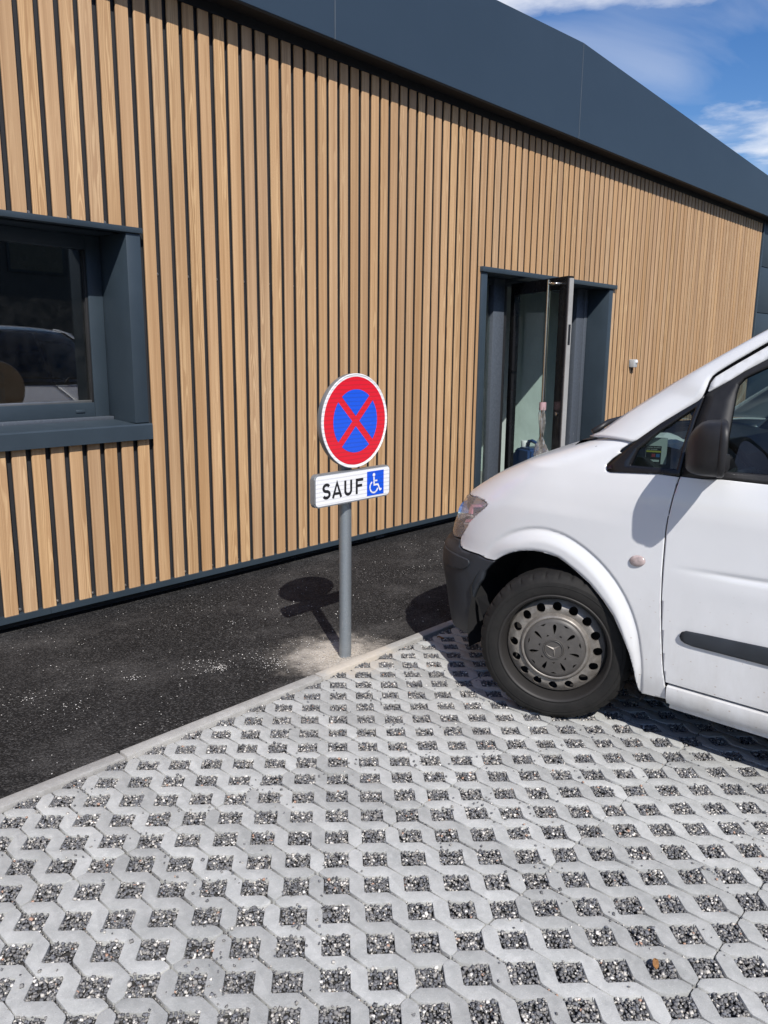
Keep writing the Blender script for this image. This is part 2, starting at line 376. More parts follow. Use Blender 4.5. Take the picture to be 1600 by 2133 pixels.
# ------------------------------------------------------------------ object helpers
ORG = {}
def tag(o, label=None, cat=None, group=None, kind=None):
    if label: o['label'] = label
    if cat: o['category'] = cat
    if group: o['group'] = group
    if kind: o['kind'] = kind
    return o
def empty(name, loc, label=None, cat=None, group=None):
    o = bpy.data.objects.new(name, None); COL.objects.link(o)
    o.empty_display_size = 0.2; o.location = loc; ORG[o] = Vector(loc)
    return tag(o, label, cat, group)
def link(name, me, parent=None):
    o = bpy.data.objects.new(name, me); COL.objects.link(o)
    if parent is not None: o.parent = parent
    return o
def mk(name, verts, faces, mat, parent=None, smooth=False, at=None, auto=None):
    """mesh from world coordinates; `at` = world point used as the object's own origin"""
    org = Vector(at) if at is not None else (ORG[parent] if parent is not None else Vector((0, 0, 0)))
    me = bpy.data.meshes.new(name)
    V = np.asarray(verts, float) - np.array(org)
    me.from_pydata(V.tolist(), [], [list(f) for f in faces])
    me.update(); me.validate()
    if smooth or auto:
        for pl in me.polygons: pl.use_smooth = True
    me.materials.append(MAT[mat])
    o = link(name, me, parent)
    o.location = org - (ORG[parent] if parent is not None else Vector((0, 0, 0)))
    ORG[o] = org
    if auto:
        me.set_sharp_from_angle(angle=math.radians(auto))
    return o
def bm_mk(name, bm, mat, parent=None, auto=None, at=None):
    bmesh.ops.recalc_face_normals(bm, faces=bm.faces)
    bm.verts.index_update()
    v = [tuple(x.co) for x in bm.verts]; f = [[a.index for a in fc.verts] for fc in bm.faces]
    bm.free()
    return mk(name, v, f, mat, parent, auto=auto, at=at)
def box(x0, x1, y0, y1, z0, z1):
    v = [(x0, y0, z0), (x1, y0, z0), (x1, y1, z0), (x0, y1, z0), (x0, y0, z1), (x1, y0, z1), (x1, y1, z1), (x0, y1, z1)]
    f = [(0, 3, 2, 1), (4, 5, 6, 7), (0, 1, 5, 4), (1, 2, 6, 5), (2, 3, 7, 6), (3, 0, 4, 7)]
    return v, f
def bbox(name, dims, mat, parent=None, bev=0.003, seg=2, at=None):
    v, f = box(*dims)
    bm = bmesh.new(); vs_ = [bm.verts.new(p) for p in v]
    for q in f: bm.faces.new([vs_[i] for i in q])
    if bev: bmesh.ops.bevel(bm, geom=bm.edges[:], offset=bev, segments=seg, affect='EDGES', profile=0.5)
    return bm_mk(name, bm, mat, parent, 35, at)
def join(parts):
    V, Fs, n = [], [], 0
    for v, f in parts:
        V += list(v); Fs += [[i + n for i in q] for q in f]; n += len(v)
    return V, Fs
def tube(path, r, seg=12, cap=True):
    path = [Vector(p) for p in path]; V, Fs = [], []
    R = r if isinstance(r, (list, tuple)) else [r] * len(path)
    prev = None
    for i, p in enumerate(path):
        d = (path[min(i + 1, len(path) - 1)] - path[max(i - 1, 0)]).normalized()
        a = prev if prev is not None else (Vector((0, 0, 1)) if abs(d.z) < 0.9 else Vector((1, 0, 0)))
        s = d.cross(a).normalized(); b = s.cross(d).normalized(); prev = b
        for k in range(seg):
            an = 2 * math.pi * k / seg
            V.append(tuple(p + (s * math.cos(an) + b * math.sin(an)) * R[i]))
    for i in range(len(path) - 1):
        for k in range(seg):
            k2 = (k + 1) % seg
            Fs.append((i * seg + k, i * seg + k2, (i + 1) * seg + k2, (i + 1) * seg + k))
    if cap:
        Fs.append(list(range(seg))[::-1]); Fs.append([(len(path) - 1) * seg + k for k in range(seg)])
    return V, Fs
def lathe(profile, seg, axis_o, axis_d, xref, closed=False):
    """profile: list of (radius, along-axis)"""
    o = Vector(axis_o); d = Vector(axis_d).normalized(); x = Vector(xref).normalized(); y = d.cross(x)
    V, Fs = [], []
    for (r, h) in profile:
        for k in range(seg):
            a = 2 * math.pi * k / seg
            V.append(tuple(o + d * h + (x * math.cos(a) + y * math.sin(a)) * r))
    n = len(profile)
    for i in range(n if closed else n - 1):
        j = (i + 1) % n
        for k in range(seg):
            k2 = (k + 1) % seg
            Fs.append((i * seg + k, i * seg + k2, j * seg + k2, j * seg + k))
    return V, Fs
def prism(poly, frame, d0, d1, bev=0.0):
    """2-D polygon (a,b) extruded from depth d0 to d1; frame = (origin, ea, eb, ed)"""
    o, ea, eb, ed = [Vector(q) for q in frame]
    n = len(poly)
    V = [tuple(o + ea * a + eb * b + ed * d0) for a, b in poly] + [tuple(o + ea * a + eb * b + ed * d1) for a, b in poly]
    Fs = [list(range(n)), list(range(2 * n - 1, n - 1, -1))] + [(i, i + n, (i + 1) % n + n, (i + 1) % n) for i in range(n)]
    return V, Fs

# ------------------------------------------------------------------ ground
def sheet(name, x0, x1, y0, y1, z, mat, nx=1, ny=1, parent=None):
    xs = np.linspace(x0, x1, nx + 1); ys = np.linspace(y0, y1, ny + 1)
    V = [(x, y, z) for y in ys for x in xs]
    Fs = [(j * (nx + 1) + i, j * (nx + 1) + i + 1, (j + 1) * (nx + 1) + i + 1, (j + 1) * (nx + 1) + i) for j in range(ny) for i in range(nx)]
    return mk(name, V, Fs, mat, parent)
tag(sheet('ground', -300, 300, -300, 300, -0.30, 'road'), kind='structure')
PAV_X0, PAV_X1, PAV_Y0, PAV_Y1 = -1.6, 7.2, -6.9, -1.620
KERB_W = 0.058
# asphalt strip along the facade, with a slab edge, its top a little uneven
ax = np.linspace(-6, 24, 241); ay = np.linspace(PAV_Y1 + KERB_W + 0.001, 0.40, 25)
AV = []
for y in ay:
    for x in ax:
        AV.append((x, y, -0.002 + 0.004 * math.sin(x * 1.7 + 2 * y) * math.sin(y * 2.3 + 0.5 * x)))
AF = [(j * 241 + i, j * 241 + i + 1, (j + 1) * 241 + i + 1, (j + 1) * 241 + i) for j in range(24) for i in range(240)]
asphalt = tag(mk('asphalt_path', AV, AF, 'asphalt', smooth=True), kind='structure')
tag(sheet('road', -60, 60, -60, PAV_Y0 - 0.06, -0.012, 'road'), kind='structure')
tag(sheet('side_path', PAV_X1 + 0.05, 60, PAV_Y0 - 0.06, PAV_Y1, -0.010, 'road'), kind='structure')
tag(sheet('near_path', -60, PAV_X0 - 0.05, PAV_Y0 - 0.06, PAV_Y1, -0.010, 'road'), kind='structure')

# kerb stones, one metre each, flush with the paving
paving = tag(sheet('pavement', PAV_X0 - 0.05, PAV_X1 + 0.05, PAV_Y0 - 0.06, PAV_Y1 + 0.03, -0.017, 'bed'), kind='structure')
ORG[paving] = Vector((0, 0, 0))
kx = -5.62
while kx < 16:
    dz = rnd.uniform(-0.002, 0.003)
    bbox('kerb_stone', (kx + 0.003, kx + 0.997, PAV_Y1 + rnd.uniform(-0.001, 0.001), PAV_Y1 + KERB_W, -0.16, 0.006 + dz), 'kerb', paving, 0.006, 2, at=(kx + 0.5, PAV_Y1, 0))
    kx += 1.0

# interlocking grass-grid pavers: zigzag strips between columns of diamond gaps
PX, PY, HB = 0.0812, 0.1625, 0.0510
COL0, ROWT = 1.487, -3.105                       # a hole centre that lies on a cross joint
NREP = 3
LEN = NREP * PY
def strip_poly(kind, g):
    pts = []
    gl = g
    # left side going up, bites at hole centres of this column
    lo = [] ; ro = []
    for k in range(NREP + 1):
        cy_ = k * PY if kind == 0 else (k + 0.5) * PY
        lo.append(cy_)
        cy2 = (k + 0.5) * PY if kind == 0 else k * PY
        ro.append(cy2)
    e = 0.0015
    left, right = [], []
    def side(cs, sx):
        out = []
        b = HB
        x0 = g if sx > 0 else PX - g
        for c in cs:
            for (dx, dy) in ((0, -b + g), (b - g, 0), (0, b - g)):
                y = c + dy
                x = x0 + sx * dx
                out.append((x, y))
        # clip to [e, LEN-e]
        res = []
        def ins(p): return e - 1e-9 <= p[1] <= LEN - e + 1e-9
        if out[0][1] > e: out = [(x0, e)] + out
        if out[-1][1] < LEN - e: out = out + [(x0, LEN - e)]
        for a_, b_ in zip(out[:-1], out[1:]):
            for Y in (e, LEN - e):
                pass
            pa, pb = a_, b_
            if ins(pa) and (not res or res[-1] != pa): res.append(pa)
            for Y in (e, LEN - e):
                if (pa[1] - Y) * (pb[1] - Y) < 0:
                    t = (Y - pa[1]) / (pb[1] - pa[1]); res.append((pa[0] + t * (pb[0] - pa[0]), Y))
        if ins(out[-1]): res.append(out[-1])
        return res
    left = side(lo, 1); right = side(ro, -1)
    poly = left + right[::-1]
    res = [poly[0]]
    for p in poly[1:]:
        if math.hypot(p[0] - res[-1][0], p[1] - res[-1][1]) > 0.0008: res.append(p)
    return res
def paver_mesh(kind, g):
    poly = strip_poly(kind, g)
    bm = bmesh.new()
    vs_ = [bm.verts.new((x - PX / 2, y - LEN / 2, 0)) for x, y in poly]
    f = bm.faces.new(vs_)
    bmesh.ops.bevel(bm, geom=bm.verts[:], offset=0.0032, segments=2, affect='VERTICES')
    bmesh.ops.recalc_face_normals(bm, faces=bm.faces)
    f = bm.faces[:][0]
    if f.normal.z < 0: f.normal_flip()
    r = bmesh.ops.extrude_face_region(bm, geom=[f])
    top = [e for e in r['geom'] if isinstance(e, bmesh.types.BMFace)]
    bmesh.ops.translate(bm, vec=(0, 0, -0.09), verts=[v for v in bm.verts if v not in set(top[0].verts)])
    # soften the top rim
    tf = top[0]
    bmesh.ops.bevel(bm, geom=list(tf.edges), offset=0.0022, segments=2, affect='EDGES', profile=0.6)
    bmesh.ops.recalc_face_normals(bm, faces=bm.faces)
    me = bpy.data.meshes.new('paver'); bm.to_mesh(me); bm.free()
    for p in me.polygons: p.use_smooth = True
    me.set_sharp_from_angle(angle=math.radians(50))
    me.materials.append(MAT['paver'])
    return me
PM = {(k, w): paver_mesh(k, g) for k in (0, 1) for w, g in (('wide', 0.0046), ('thin', 0.0016))}
c_lo = int(math.floor((PAV_X0 - COL0) / PX)); c_hi = int((PAV_X1 - COL0) / PX)
r_lo = int(math.floor((PAV_Y0 - ROWT) / LEN)); r_hi = int(math.ceil((PAV_Y1 - ROWT) / LEN))
rest_parts = []
cand = []
for c in range(c_lo, c_hi):
    for r in range(r_lo, r_hi):
        x = COL0 + (c + 0.5) * PX; y = ROWT + (r + 0.5) * LEN
        kind = c % 2
        dv_ = Vector((x, y, 0)) - CAM_POS; zc = dv_.dot(fwd)
        vis = False
        if zc > 0.3:
            px = 800 + F_PX * dv_.dot(r2) / zc; py = 1066 - F_PX * dv_.dot(u2) / zc
            vis = -120 < px < 1720 and 1100 < py < 2330
        cand.append((x, y, kind, c, r, vis, dv_.length))
visible = sorted([q for q in cand if q[5]], key=lambda q: q[6])[:300]
visset = set((q[3], q[4]) for q in visible)
def clip_top(me, ytop):
    bm = bmesh.new(); bm.from_mesh(me)
    g = bm.verts[:] + bm.edges[:] + bm.faces[:]
    res = bmesh.ops.bisect_plane(bm, geom=g, plane_co=(0, ytop, 0), plane_no=(0, 1, 0), clear_outer=True)
    ed = [e for e in res['geom_cut'] if isinstance(e, bmesh.types.BMEdge)]
    try: bmesh.ops.holes_fill(bm, edges=bm.edges[:], sides=0)
    except Exception: pass
    m2 = bpy.data.meshes.new('paver'); bm.to_mesh(m2); bm.free()
    m2.materials.append(MAT['paver'])
    return m2
clipped = {}
for (x, y, kind, c, r, vis, dd) in cand:
    rr_ = random.Random(c * 131 + r)
    wide = 'thin' if (c % 4 == 1 or rr_.random() < 0.22) else 'wide'
    me = PM[(kind, wide)]
    top = y + LEN / 2
    if y - LEN / 2 > PAV_Y1 - 0.03: continue
    if top > PAV_Y1 - 0.004:
        key = (kind, wide, r)
        if key not in clipped: clipped[key] = clip_top(me, PAV_Y1 - 0.004 - y)
        me = clipped[key]
    dz = rr_.uniform(-0.0025, 0.0018); rx = rr_.uniform(-0.005, 0.005); ry = rr_.uniform(-0.010, 0.010); rz = rr_.uniform(-0.004, 0.004)
    if (c, r) in visset:
        o = link('paver', me, paving); o.location = (x + rr_.uniform(-0.0008, 0.0008), y + rr_.uniform(-0.0015, 0.0015), dz); o.rotation_euler = (rx, ry, rz)
    else:
        v = np.array([tuple(q.co) for q in me.vertices]) + (x, y, dz)
        rest_parts.append((v.tolist(), [list(p.vertices) for p in me.polygons]))
if rest_parts:
    V, Fs = join(rest_parts)
    o = mk('outlying_paver_field', V, Fs, 'paver', paving, auto=50); o['kind'] = 'stuff'

# gravel: real angular chips, in the diamond gaps, the joints and spilled on top
CUBE = np.array([(x, y, z) for x in (-1, 1) for y in (-1, 1) for z in (-1, 1)], float)
CF = np.array([(0, 1, 3, 2), (4, 6, 7, 5), (0, 4, 5, 1), (2, 3, 7, 6), (0, 2, 6, 4), (1, 5, 7, 3)])
def stones_mesh(name, P, S, mat, parent=None, flat=0.75):
    n = len(P)
    b = CUBE[None] * (1 + rng.uniform(-0.42, 0.42, (n, 8, 3)))
    b = b / np.maximum(np.linalg.norm(b, axis=2, keepdims=True), 1e-6) ** 0.55
    ax_ = S[:, None] * rng.uniform(0.62, 1.2, (n, 3)) * np.array([1, 1, flat])
    b = b * ax_[:, None, :] * 0.62
    a = rng.uniform(0, 2 * np.pi, n); t1 = rng.uniform(-0.7, 0.7, n)
    ca, sa, ct, st = np.cos(a), np.sin(a), np.cos(t1), np.sin(t1)
    y1 = b[..., 1] * ct[:, None] - b[..., 2] * st[:, None]; z1 = b[..., 1] * st[:, None] + b[..., 2] * ct[:, None]
    x1 = b[..., 0] * ca[:, None] - y1 * sa[:, None]; y2 = b[..., 0] * sa[:, None] + y1 * ca[:, None]
    V = np.stack([x1, y2, z1], -1) + P[:, None, :]
    me = bpy.data.meshes.new(name)
    me.vertices.add(n * 8); me.vertices.foreach_set('co', V.reshape(-1).astype(np.float32))
    Fi = (CF[None] + (np.arange(n) * 8)[:, None, None]).reshape(-1)
    me.loops.add(len(Fi)); me.loops.foreach_set('vertex_index', Fi.astype(np.int32))
    me.polygons.add(n * 6); me.polygons.foreach_set('loop_start', (np.arange(n * 6) * 4).astype(np.int32))
    me.polygons.foreach_set('loop_total', np.full(n * 6, 4, np.int32))
    me.update(calc_edges=True)
    me.materials.append(MAT[mat])
    o = link(name, me, parent); o['kind'] = 'stuff'
    return o
def on_screen(x, y, m=60):
    d = np.stack([x - CAM_POS.x, y - CAM_POS.y, np.full_like(x, -CAM_POS.z)], -1)
    z = d @ np.array(fwd); px = 800 + F_PX * (d @ np.array(r2)) / z; py = 1066 - F_PX * (d @ np.array(u2)) / z
    return (z > 0.3) & (px > -m) & (px < 1600 + m) & (py > 900) & (py < 2133 + m)
GP, GS = [], []
for c in range(c_lo, c_hi):
    for k in range(-40, 16):
        hx = COL0 + c * PX; hy = ROWT + (k + (0.5 if c % 2 else 0.0)) * PY
        if not (PAV_X0 < hx < PAV_X1 and PAV_Y0 < hy < PAV_Y1 + 0.03): continue
        vis = bool(on_screen(np.array([hx]), np.array([hy]), 140)[0])
        n = 145 if vis else 26
        level = rng.uniform(-0.0055, -0.0005)
        ab = rng.uniform(-1, 1, (n, 2)) * (HB / math.sqrt(2) * 0.97)
        x = hx + (ab[:, 0] - ab[:, 1]) / math.sqrt(2); y = hy + (ab[:, 0] + ab[:, 1]) / math.sqrt(2)
        ok = y < PAV_Y1 - 0.006
        s = rng.uniform(0.0036, 0.0090, n) * (1 if vis else 1.4)
        z = level + rng.uniform(-0.009, 0.0015, n)
        GP.append(np.stack([x, y, z], -1)[ok]); GS.append(s[ok])
        if vis:                                               # joint running on to the next gap
            wide = not (c % 4 == 1)
            nj = int(rng.integers(12, 22) if wide else rng.integers(0, 4))
            yj = hy + rng.uniform(HB * 0.8, PY - HB * 0.8, nj)
            okj = yj < PAV_Y1 - 0.006
            xj = hx + rng.normal(0, 0.0016, nj)
            GP.append(np.stack([xj, yj, rng.uniform(-0.010, -0.001, nj)], -1)[okj]); GS.append(rng.uniform(0.0024, 0.0046, nj)[okj])
GP = np.concatenate(GP); GS = np.concatenate(GS)
stones_mesh('gravel_fill', GP, GS, 'gravel', paving)
# spilled chips lying on the paving: singles and small drifts
sp, ss = [], []
for k in range(210):
    cx_, cy_ = rng.uniform(0.5, 3.0), rng.uniform(-3.7, -1.72); n = int(rng.choice([1, 1, 2, 3, 5, 9]))
    q = np.stack([cx_ + rng.normal(0, 0.035, n), cy_ + rng.normal(0, 0.035, n), np.full(n, 0.003)], -1)
    sp.append(q); ss.append(rng.uniform(0.0036, 0.0088, n))
stones_mesh('spilled_gravel', np.concatenate(sp), np.concatenate(ss), 'gravel', paving, 0.6)
# pale crumbs of cement on the asphalt
sp, ss = [], []
for k in range(260):
    cx_, cy_ = rng.uniform(0.9, 5.0), rng.uniform(-1.52, -0.03); n = int(rng.choice([1, 1, 1, 2, 3, 6]))
    sp.append(np.stack([cx_ + rng.normal(0, 0.05, n), cy_ + rng.normal(0, 0.04, n), np.full(n, 0.002)], -1)); ss.append(rng.uniform(0.0016, 0.0048, n))
for (cx_, cy_, sg, n) in ((1.42, -1.05, 0.11, 46), (2.05, -1.05, 0.05, 22), (2.42, -1.22, 0.07, 40), (2.123, -1.173, 0.028, 80), (1.80, -0.98, 0.045, 30), (1.36, -0.84, 0.06, 45), (2.33, -1.33, 0.06, 70), (2.13, -1.12, 0.12, 70), (2.62, -1.38, 0.16, 160), (2.75, -0.75, 0.2, 30)):
    sp.append(np.stack([cx_ + rng.normal(0, sg, n), np.minimum(cy_ + rng.normal(0, sg * 0.7, n), 0.02), np.full(n, 0.002)], -1)); ss.append(rng.uniform(0.0012, 0.0052, n))
q = np.concatenate(sp); s = np.concatenate(ss); ok = q[:, 1] > -1.56
stones_mesh('cement_crumbs', q[ok], s[ok], 'chip', asphalt, 0.5)

# ------------------------------------------------------------------ building
B = empty('clad_building', (6.5, 0.5, 0.0), 'single-storey building clad in vertical wood-look slats under a slate-blue fascia', 'building')
Z_BOT, Z_TOP = 0.095, 3.60
X_L, X_R = -3.0, 12.92
PITCH, SW, SD = 0.1035, 0.0735, 0.028
WIN = (0.75, 2.533, 0.965, 2.139)               # outer edges of the window surround
DOOR = (5.800, 8.240, 0.0, 2.200)
# backing sheet behind the slats, in pieces round the openings
def wallpiece(name, x0, x1, z0, z1, mat='backing', y0=SD, y1=SD + 0.05): return mk(name, *box(x0, x1, y0, y1, z0, z1), mat, B)
for (a, b, c_, d) in ((X_L, WIN[0] + .05, Z_BOT, Z_TOP), (WIN[0] + .05, WIN[1] - .05, Z_BOT, WIN[2] + .03), (WIN[0] + .05, WIN[1] - .05, WIN[3] - .03, Z_TOP),
                      (WIN[1] - .05, DOOR[0] + .04, Z_BOT, Z_TOP), (DOOR[0] + .04, DOOR[1] - .04, DOOR[3] - .03, Z_TOP), (DOOR[1] - .04, X_R, Z_BOT, Z_TOP)):
    wallpiece('backing_sheet', a, b, c_, d)
# slats: rounded-edge hat profile, butted against the trims
def slat_mesh(w, h):
    r = 0.004
    prof = [(-w / 2 + 0.002, SD), (-w / 2, 0.011), (-w / 2, r), (-w / 2 + r * 0.35, r * 0.35), (-w / 2 + r, 0), (w / 2 - r, 0), (w / 2 - r * 0.35, r * 0.35), (w / 2, r), (w / 2, 0.011), (w / 2 - 0.002, SD)]
    n = len(prof)
    V = [(x, y, z) for z in (0, h) for x, y in prof]
    Fs = [(i, (i + 1) % n, (i + 1) % n + n, i + n) for i in range(n)] + [list(range(n))[::-1], list(range(n, 2 * n))]
    me = bpy.data.meshes.new('slat'); me.from_pydata(V, [], Fs); me.update(); me.materials.append(MAT['wood']); me.materials.append(MAT['backing'])
    for i_, pl in enumerate(me.polygons):
        if i_ not in (1, 2, 3, 4, 5, 6, 7): pl.material_index = 1
    return me
SLATS = {}
def slat(x0, x1, z0, z1):
    key = (round(x1 - x0, 4), round(z1 - z0, 4))
    if key not in SLATS: SLATS[key] = slat_mesh(*key)
    o = link('slat', SLATS[key], B)
    o.location = Vector(((x0 + x1) / 2, 0, z0)) - ORG[B]
    o.rotation_euler = (0, rnd.uniform(-0.0006, 0.0006), 0)
gaps = []
k0 = int(math.floor((X_L - 1.838) / PITCH)) + 1
x = 1.838 + k0 * PITCH
while x + SW < X_R + 0.001:
    a, b = x, x + SW
    segs = [(a, b, Z_BOT, Z_TOP)]
    for (ox0, ox1, oz0, oz1) in (WIN, DOOR):
        new = []
        for (p, q, z0, z1) in segs:
            if q <= ox0 or p >= ox1: new.append((p, q, z0, z1)); continue
            if z1 > oz1: new.append((p, q, oz1, z1))
            if oz0 > z0: new.append((p, q, z0, oz0))
            zz0, zz1 = max(z0, oz0), min(z1, oz1)
            if p < ox0 - 0.004: new.append((p, ox0 - 0.001, zz0, zz1))
            if q > ox1 + 0.004: new.append((ox1 + 0.001, q, zz0, zz1))
        segs = new
    for sgm in segs: slat(*sgm)
    gaps.append(b + (PITCH - SW) / 2)
    x += PITCH
# drip flashing at the foot, in lengths
fx = -3.0
for L_ in (4.87, 3.0, 3.0, 3.0, 2.05):
    prof = [(-0.014, 0.062), (-0.012, 0.062), (-0.012, 0.094), (0.05, 0.0942), (0.05, 0.0955), (-0.014, 0.0955)]
    V = [(xx, y, z) for xx in (fx + 0.001, fx + L_ - 0.001) for y, z in prof]; n = len(prof)
    Fs = [(i, (i + 1) % n, (i + 1) % n + n, i + n) for i in range(n)] + [list(range(n))[::-1], list(range(n, 2 * n))]
    if not (fx < 5.0 and fx + L_ > 9): mk('drip_flashing', V, Fs, 'trim', B)
    fx += L_
# plinth set back behind the flashing
mk('plinth', *box(X_L, DOOR[0] + 0.02, 0.10, 0.20, -0.1, 0.094), 'plinth', B)
mk('plinth', *box(DOOR[1] - 0.02, X_R + 6, 0.10, 0.20, -0.1, 0.094), 'plinth', B)
# screws: foot of every other gap, and a row at mid height
scr_me = None
for i, gx in enumerate(gaps):
    zs = []
    if i % 2 == 0: zs.append(0.112)
    if i % 2 == 1 and gx > WIN[1]: zs.append(1.905)
    if i % 2 == 0 and WIN[0] < gx < WIN[1]: zs.append(WIN[3] + 0.012)
    for z in zs:
        if DOOR[0] - .05 < gx < DOOR[1] + .05 and z < 2.2: continue
        if WIN[0] - .02 < gx < WIN[1] and WIN[2] < z < WIN[3]: continue
        if gx > 6 or gx < 0.8: continue
        if scr_me is None:
            v, f = lathe([(0.0001, -0.006), (0.0045, -0.006), (0.006, -0.004), (0.006, 0.0), (0.010, 0.0), (0.010, 0.002)], 10, (0, 0, 0), (0, 1, 0), (1, 0, 0))
            scr_me = bpy.data.meshes.new('screw'); scr_me.from_pydata(v, [], f); scr_me.materials.append(MAT['alu'])
        o = link('screw', scr_me, B); o.location = Vector((gx, SD - 0.002, z)) - ORG[B]
# fascia panels with a shallow apex, return edge and dark soffit
FY, FZ = -0.16, 3.425
HEAD_Z = 3.375
def ftop(x): return 4.235 - (7.06 - x) * 0.043 if x < 7.06 else 4.235 - (x - 7.06) * 0.054
for (a, b) in ((X_L - 0.6, 0.72), (0.72, 3.905), (3.905, 7.06), (7.06, 13.2), (13.2, 18.0)):
    a2, b2 = a + 0.0015, b - 0.0015
    poly = [(a2, FZ), (b2, FZ), (b2, ftop(b2)), (a2, ftop(a2))]
    v, f = prism(poly, ((0, FY, 0), (1, 0, 0), (0, 0, 1), (0, 1, 0)), 0, 0.035)
    bm = bmesh.new(); vv = [bm.verts.new(p) for p in v]
    for q in f: bm.faces.new([vv[i] for i in q])
    bmesh.ops.bevel(bm, geom=bm.edges[:], offset=0.0025, segments=2, affect='EDGES')
    o = bm_mk('fascia_panel', bm, 'fascia', B, 35)
    # lighter strip that paints a highlight along the folded seam edge
    if a > 0: mk('seam_strip', *box(a - 0.0025, a + 0.0025, FY - 0.0016, FY + 0.02, FZ + 0.001, ftop(a) - 0.003), 'seam', B)
mk('head_trim', *box(X_L, X_R + .05, -0.006, 0.02, HEAD_Z, FZ + 0.007), 'soffit', B)
mk('soffit', *box(X_L - 0.6, 18.0, FY + 0.034, 0.08, FZ + 0.006, FZ + 0.03), 'soffit', B)
# parapet back and roof
mk('roof', *join([box(X_L - 0.6, 18.0, FY + 0.04, 9.0, 3.62, 3.72)]), 'soffit', B)
# dark flat cladding cassettes beyond the timber, each with open joints
bbox('corner_post', (X_R + 0.004, X_R + 0.050, -0.012, 0.06, 0.06, FZ + 0.004), 'trim', B, 0.003)
for col in range(3):
    for row in range(5):
        z0 = 0.095 + row * 0.672; z1 = min(z0 + 0.664, FZ + 0.002)
        bbox('cladding_cassette', (X_R + 0.056 + col * 1.66, X_R + 0.056 + col * 1.66 + 1.652, 0.004, 0.05, z0, z1), 'trim', B, 0.004)
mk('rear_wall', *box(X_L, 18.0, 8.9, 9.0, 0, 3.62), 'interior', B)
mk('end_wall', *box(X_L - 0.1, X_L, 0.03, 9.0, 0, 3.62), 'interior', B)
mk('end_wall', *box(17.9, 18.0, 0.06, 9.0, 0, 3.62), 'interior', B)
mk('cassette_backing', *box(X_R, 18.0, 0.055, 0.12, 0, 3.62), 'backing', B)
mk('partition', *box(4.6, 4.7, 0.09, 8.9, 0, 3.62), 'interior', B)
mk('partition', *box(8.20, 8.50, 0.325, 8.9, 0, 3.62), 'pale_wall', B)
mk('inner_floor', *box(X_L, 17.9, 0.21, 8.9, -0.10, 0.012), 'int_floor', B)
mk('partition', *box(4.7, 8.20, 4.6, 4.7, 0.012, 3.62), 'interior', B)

PANE_SKEW = 0.024
# window: surround, reveal, frame, pane
wx0, wx1, wz0, wz1 = WIN
win = mk('window', *box(wx0 + .02, wx1 - .012, 0.30, 0.34, 1.02, 1.06), 'trim', B)        # inner sub-sill carries the window
bbox('head_flashing', (wx0, wx1 + 0.004, -0.030, 0.30, 2.109, 2.139), 'trim', win, 0.002)
bbox('jamb', (2.440, 2.528, -0.016, 0.30, 1.066, 2.108), 'trim', win, 0.003)
bbox('jamb', (wx0 + .005, wx0 + 0.093, -0.016, 0.30, 1.066, 2.108), 'trim', win, 0.003)
v, f = prism([(-0.034, 0.970), (-0.034, 1.052), (-0.028, 1.0605), (0.30, 1.078), (0.30, 1.066), (-0.02, 1.048), (-0.022, 0.970)], ((wx0, 0, 0), (0, 1, 0), (0, 0, 1), (1, 0, 0)), 0.0, wx1 + 0.006 - wx0)
mk('sill', v, f, 'trim', win)
fy0, fy1 = 0.265, 0.33
gx0, gx1, gz0, gz1 = 0.96, 2.350, 1.174, 2.03
for d in ((gx1, 2.4395, fy0, fy1, 1.0745, 2.1085), (wx0 + 0.0935, gx0, fy0, fy1, 1.0745, 2.1085), (gx0 + .0005, gx1 - .0005, fy0 + 0.001, fy1, 1.0745, gz0), (gx0 + .0005, gx1 - .0005, fy0 + 0.001, fy1, gz1, 2.1085)):
    bbox('frame', d, 'trim', win, 0.004)
for d in ((gx1 - 0.014, gx1 + .001, fy0 + 0.010, fy1 - .005, gz0, gz1), (gx0 - .001, gx0 + 0.014, fy0 + 0.010, fy1 - .005, gz0, gz1)):
    bbox('gasket', d, 'black', win, 0.002)
bbox('glazing_bead', (gx0 + 0.014, gx1 - 0.014, fy0 + 0.008, fy1 - 0.005, gz0 - .001, gz0 + 0.013), 'alu', win, 0.002)
bbox('drain_cap', (2.228, 2.283, fy0 - 0.006, fy0 + 0.004, 1.118, 1.135), 'trim', win, 0.003)
v, f = box(gx0 + 0.012, gx1 - 0.012, 0.296, 0.302, gz0 + 0.010, gz1 + .01)
v = [(a, b + PANE_SKEW * (a - gx1), c_) for a, b, c_ in v]
mk('pane', v, f, 'glass_win', win)
bbox('sill_track', (wx0 + 0.095, 2.438, 0.215, 0.262, 1.070, 1.092), 'galv_dark', win, 0.002)

# door: surround, fixed side light, open leaf with pull bar
dx0, dx1 = DOOR[0], DOOR[1]
door = mk('doorway', *box(dx0 + 0.1, dx1 - 0.1, 0.10, 0.40, 0.003, 0.018), 'alu', B)     # threshold carries the doorway
bbox('head_flashing', (dx0 - 0.012, dx1 + 0.055, -0.034, 0.28, 2.158, 2.200), 'trim', door, 0.002)
bbox('jamb', (dx0, dx0 + 0.085, -0.014, 0.28, 0.004, 2.157), 'trim', door, 0.003)
bbox('jamb', (8.160, dx1, -0.014, 0.28, 0.004, 2.157), 'trim', door, 0.003)
bbox('mullion', (6.355, 6.535, 0.235, 0.30, 0.019, 2.157), 'galv_dark', door, 0.004)
bbox('hinge_post', (6.560, 6.618, 0.262, 0.32, 0.019, 2.157), 'black', door, 0.004)
bbox('frame_post', (7.935, 8.085, 0.238, 0.31, 0.019, 2.157), 'galv_dark', door, 0.004)
bbox('frame_post', (8.092, 8.155, 0.232, 0.31, 0.019, 2.157), 'galv_dark', door, 0.004)
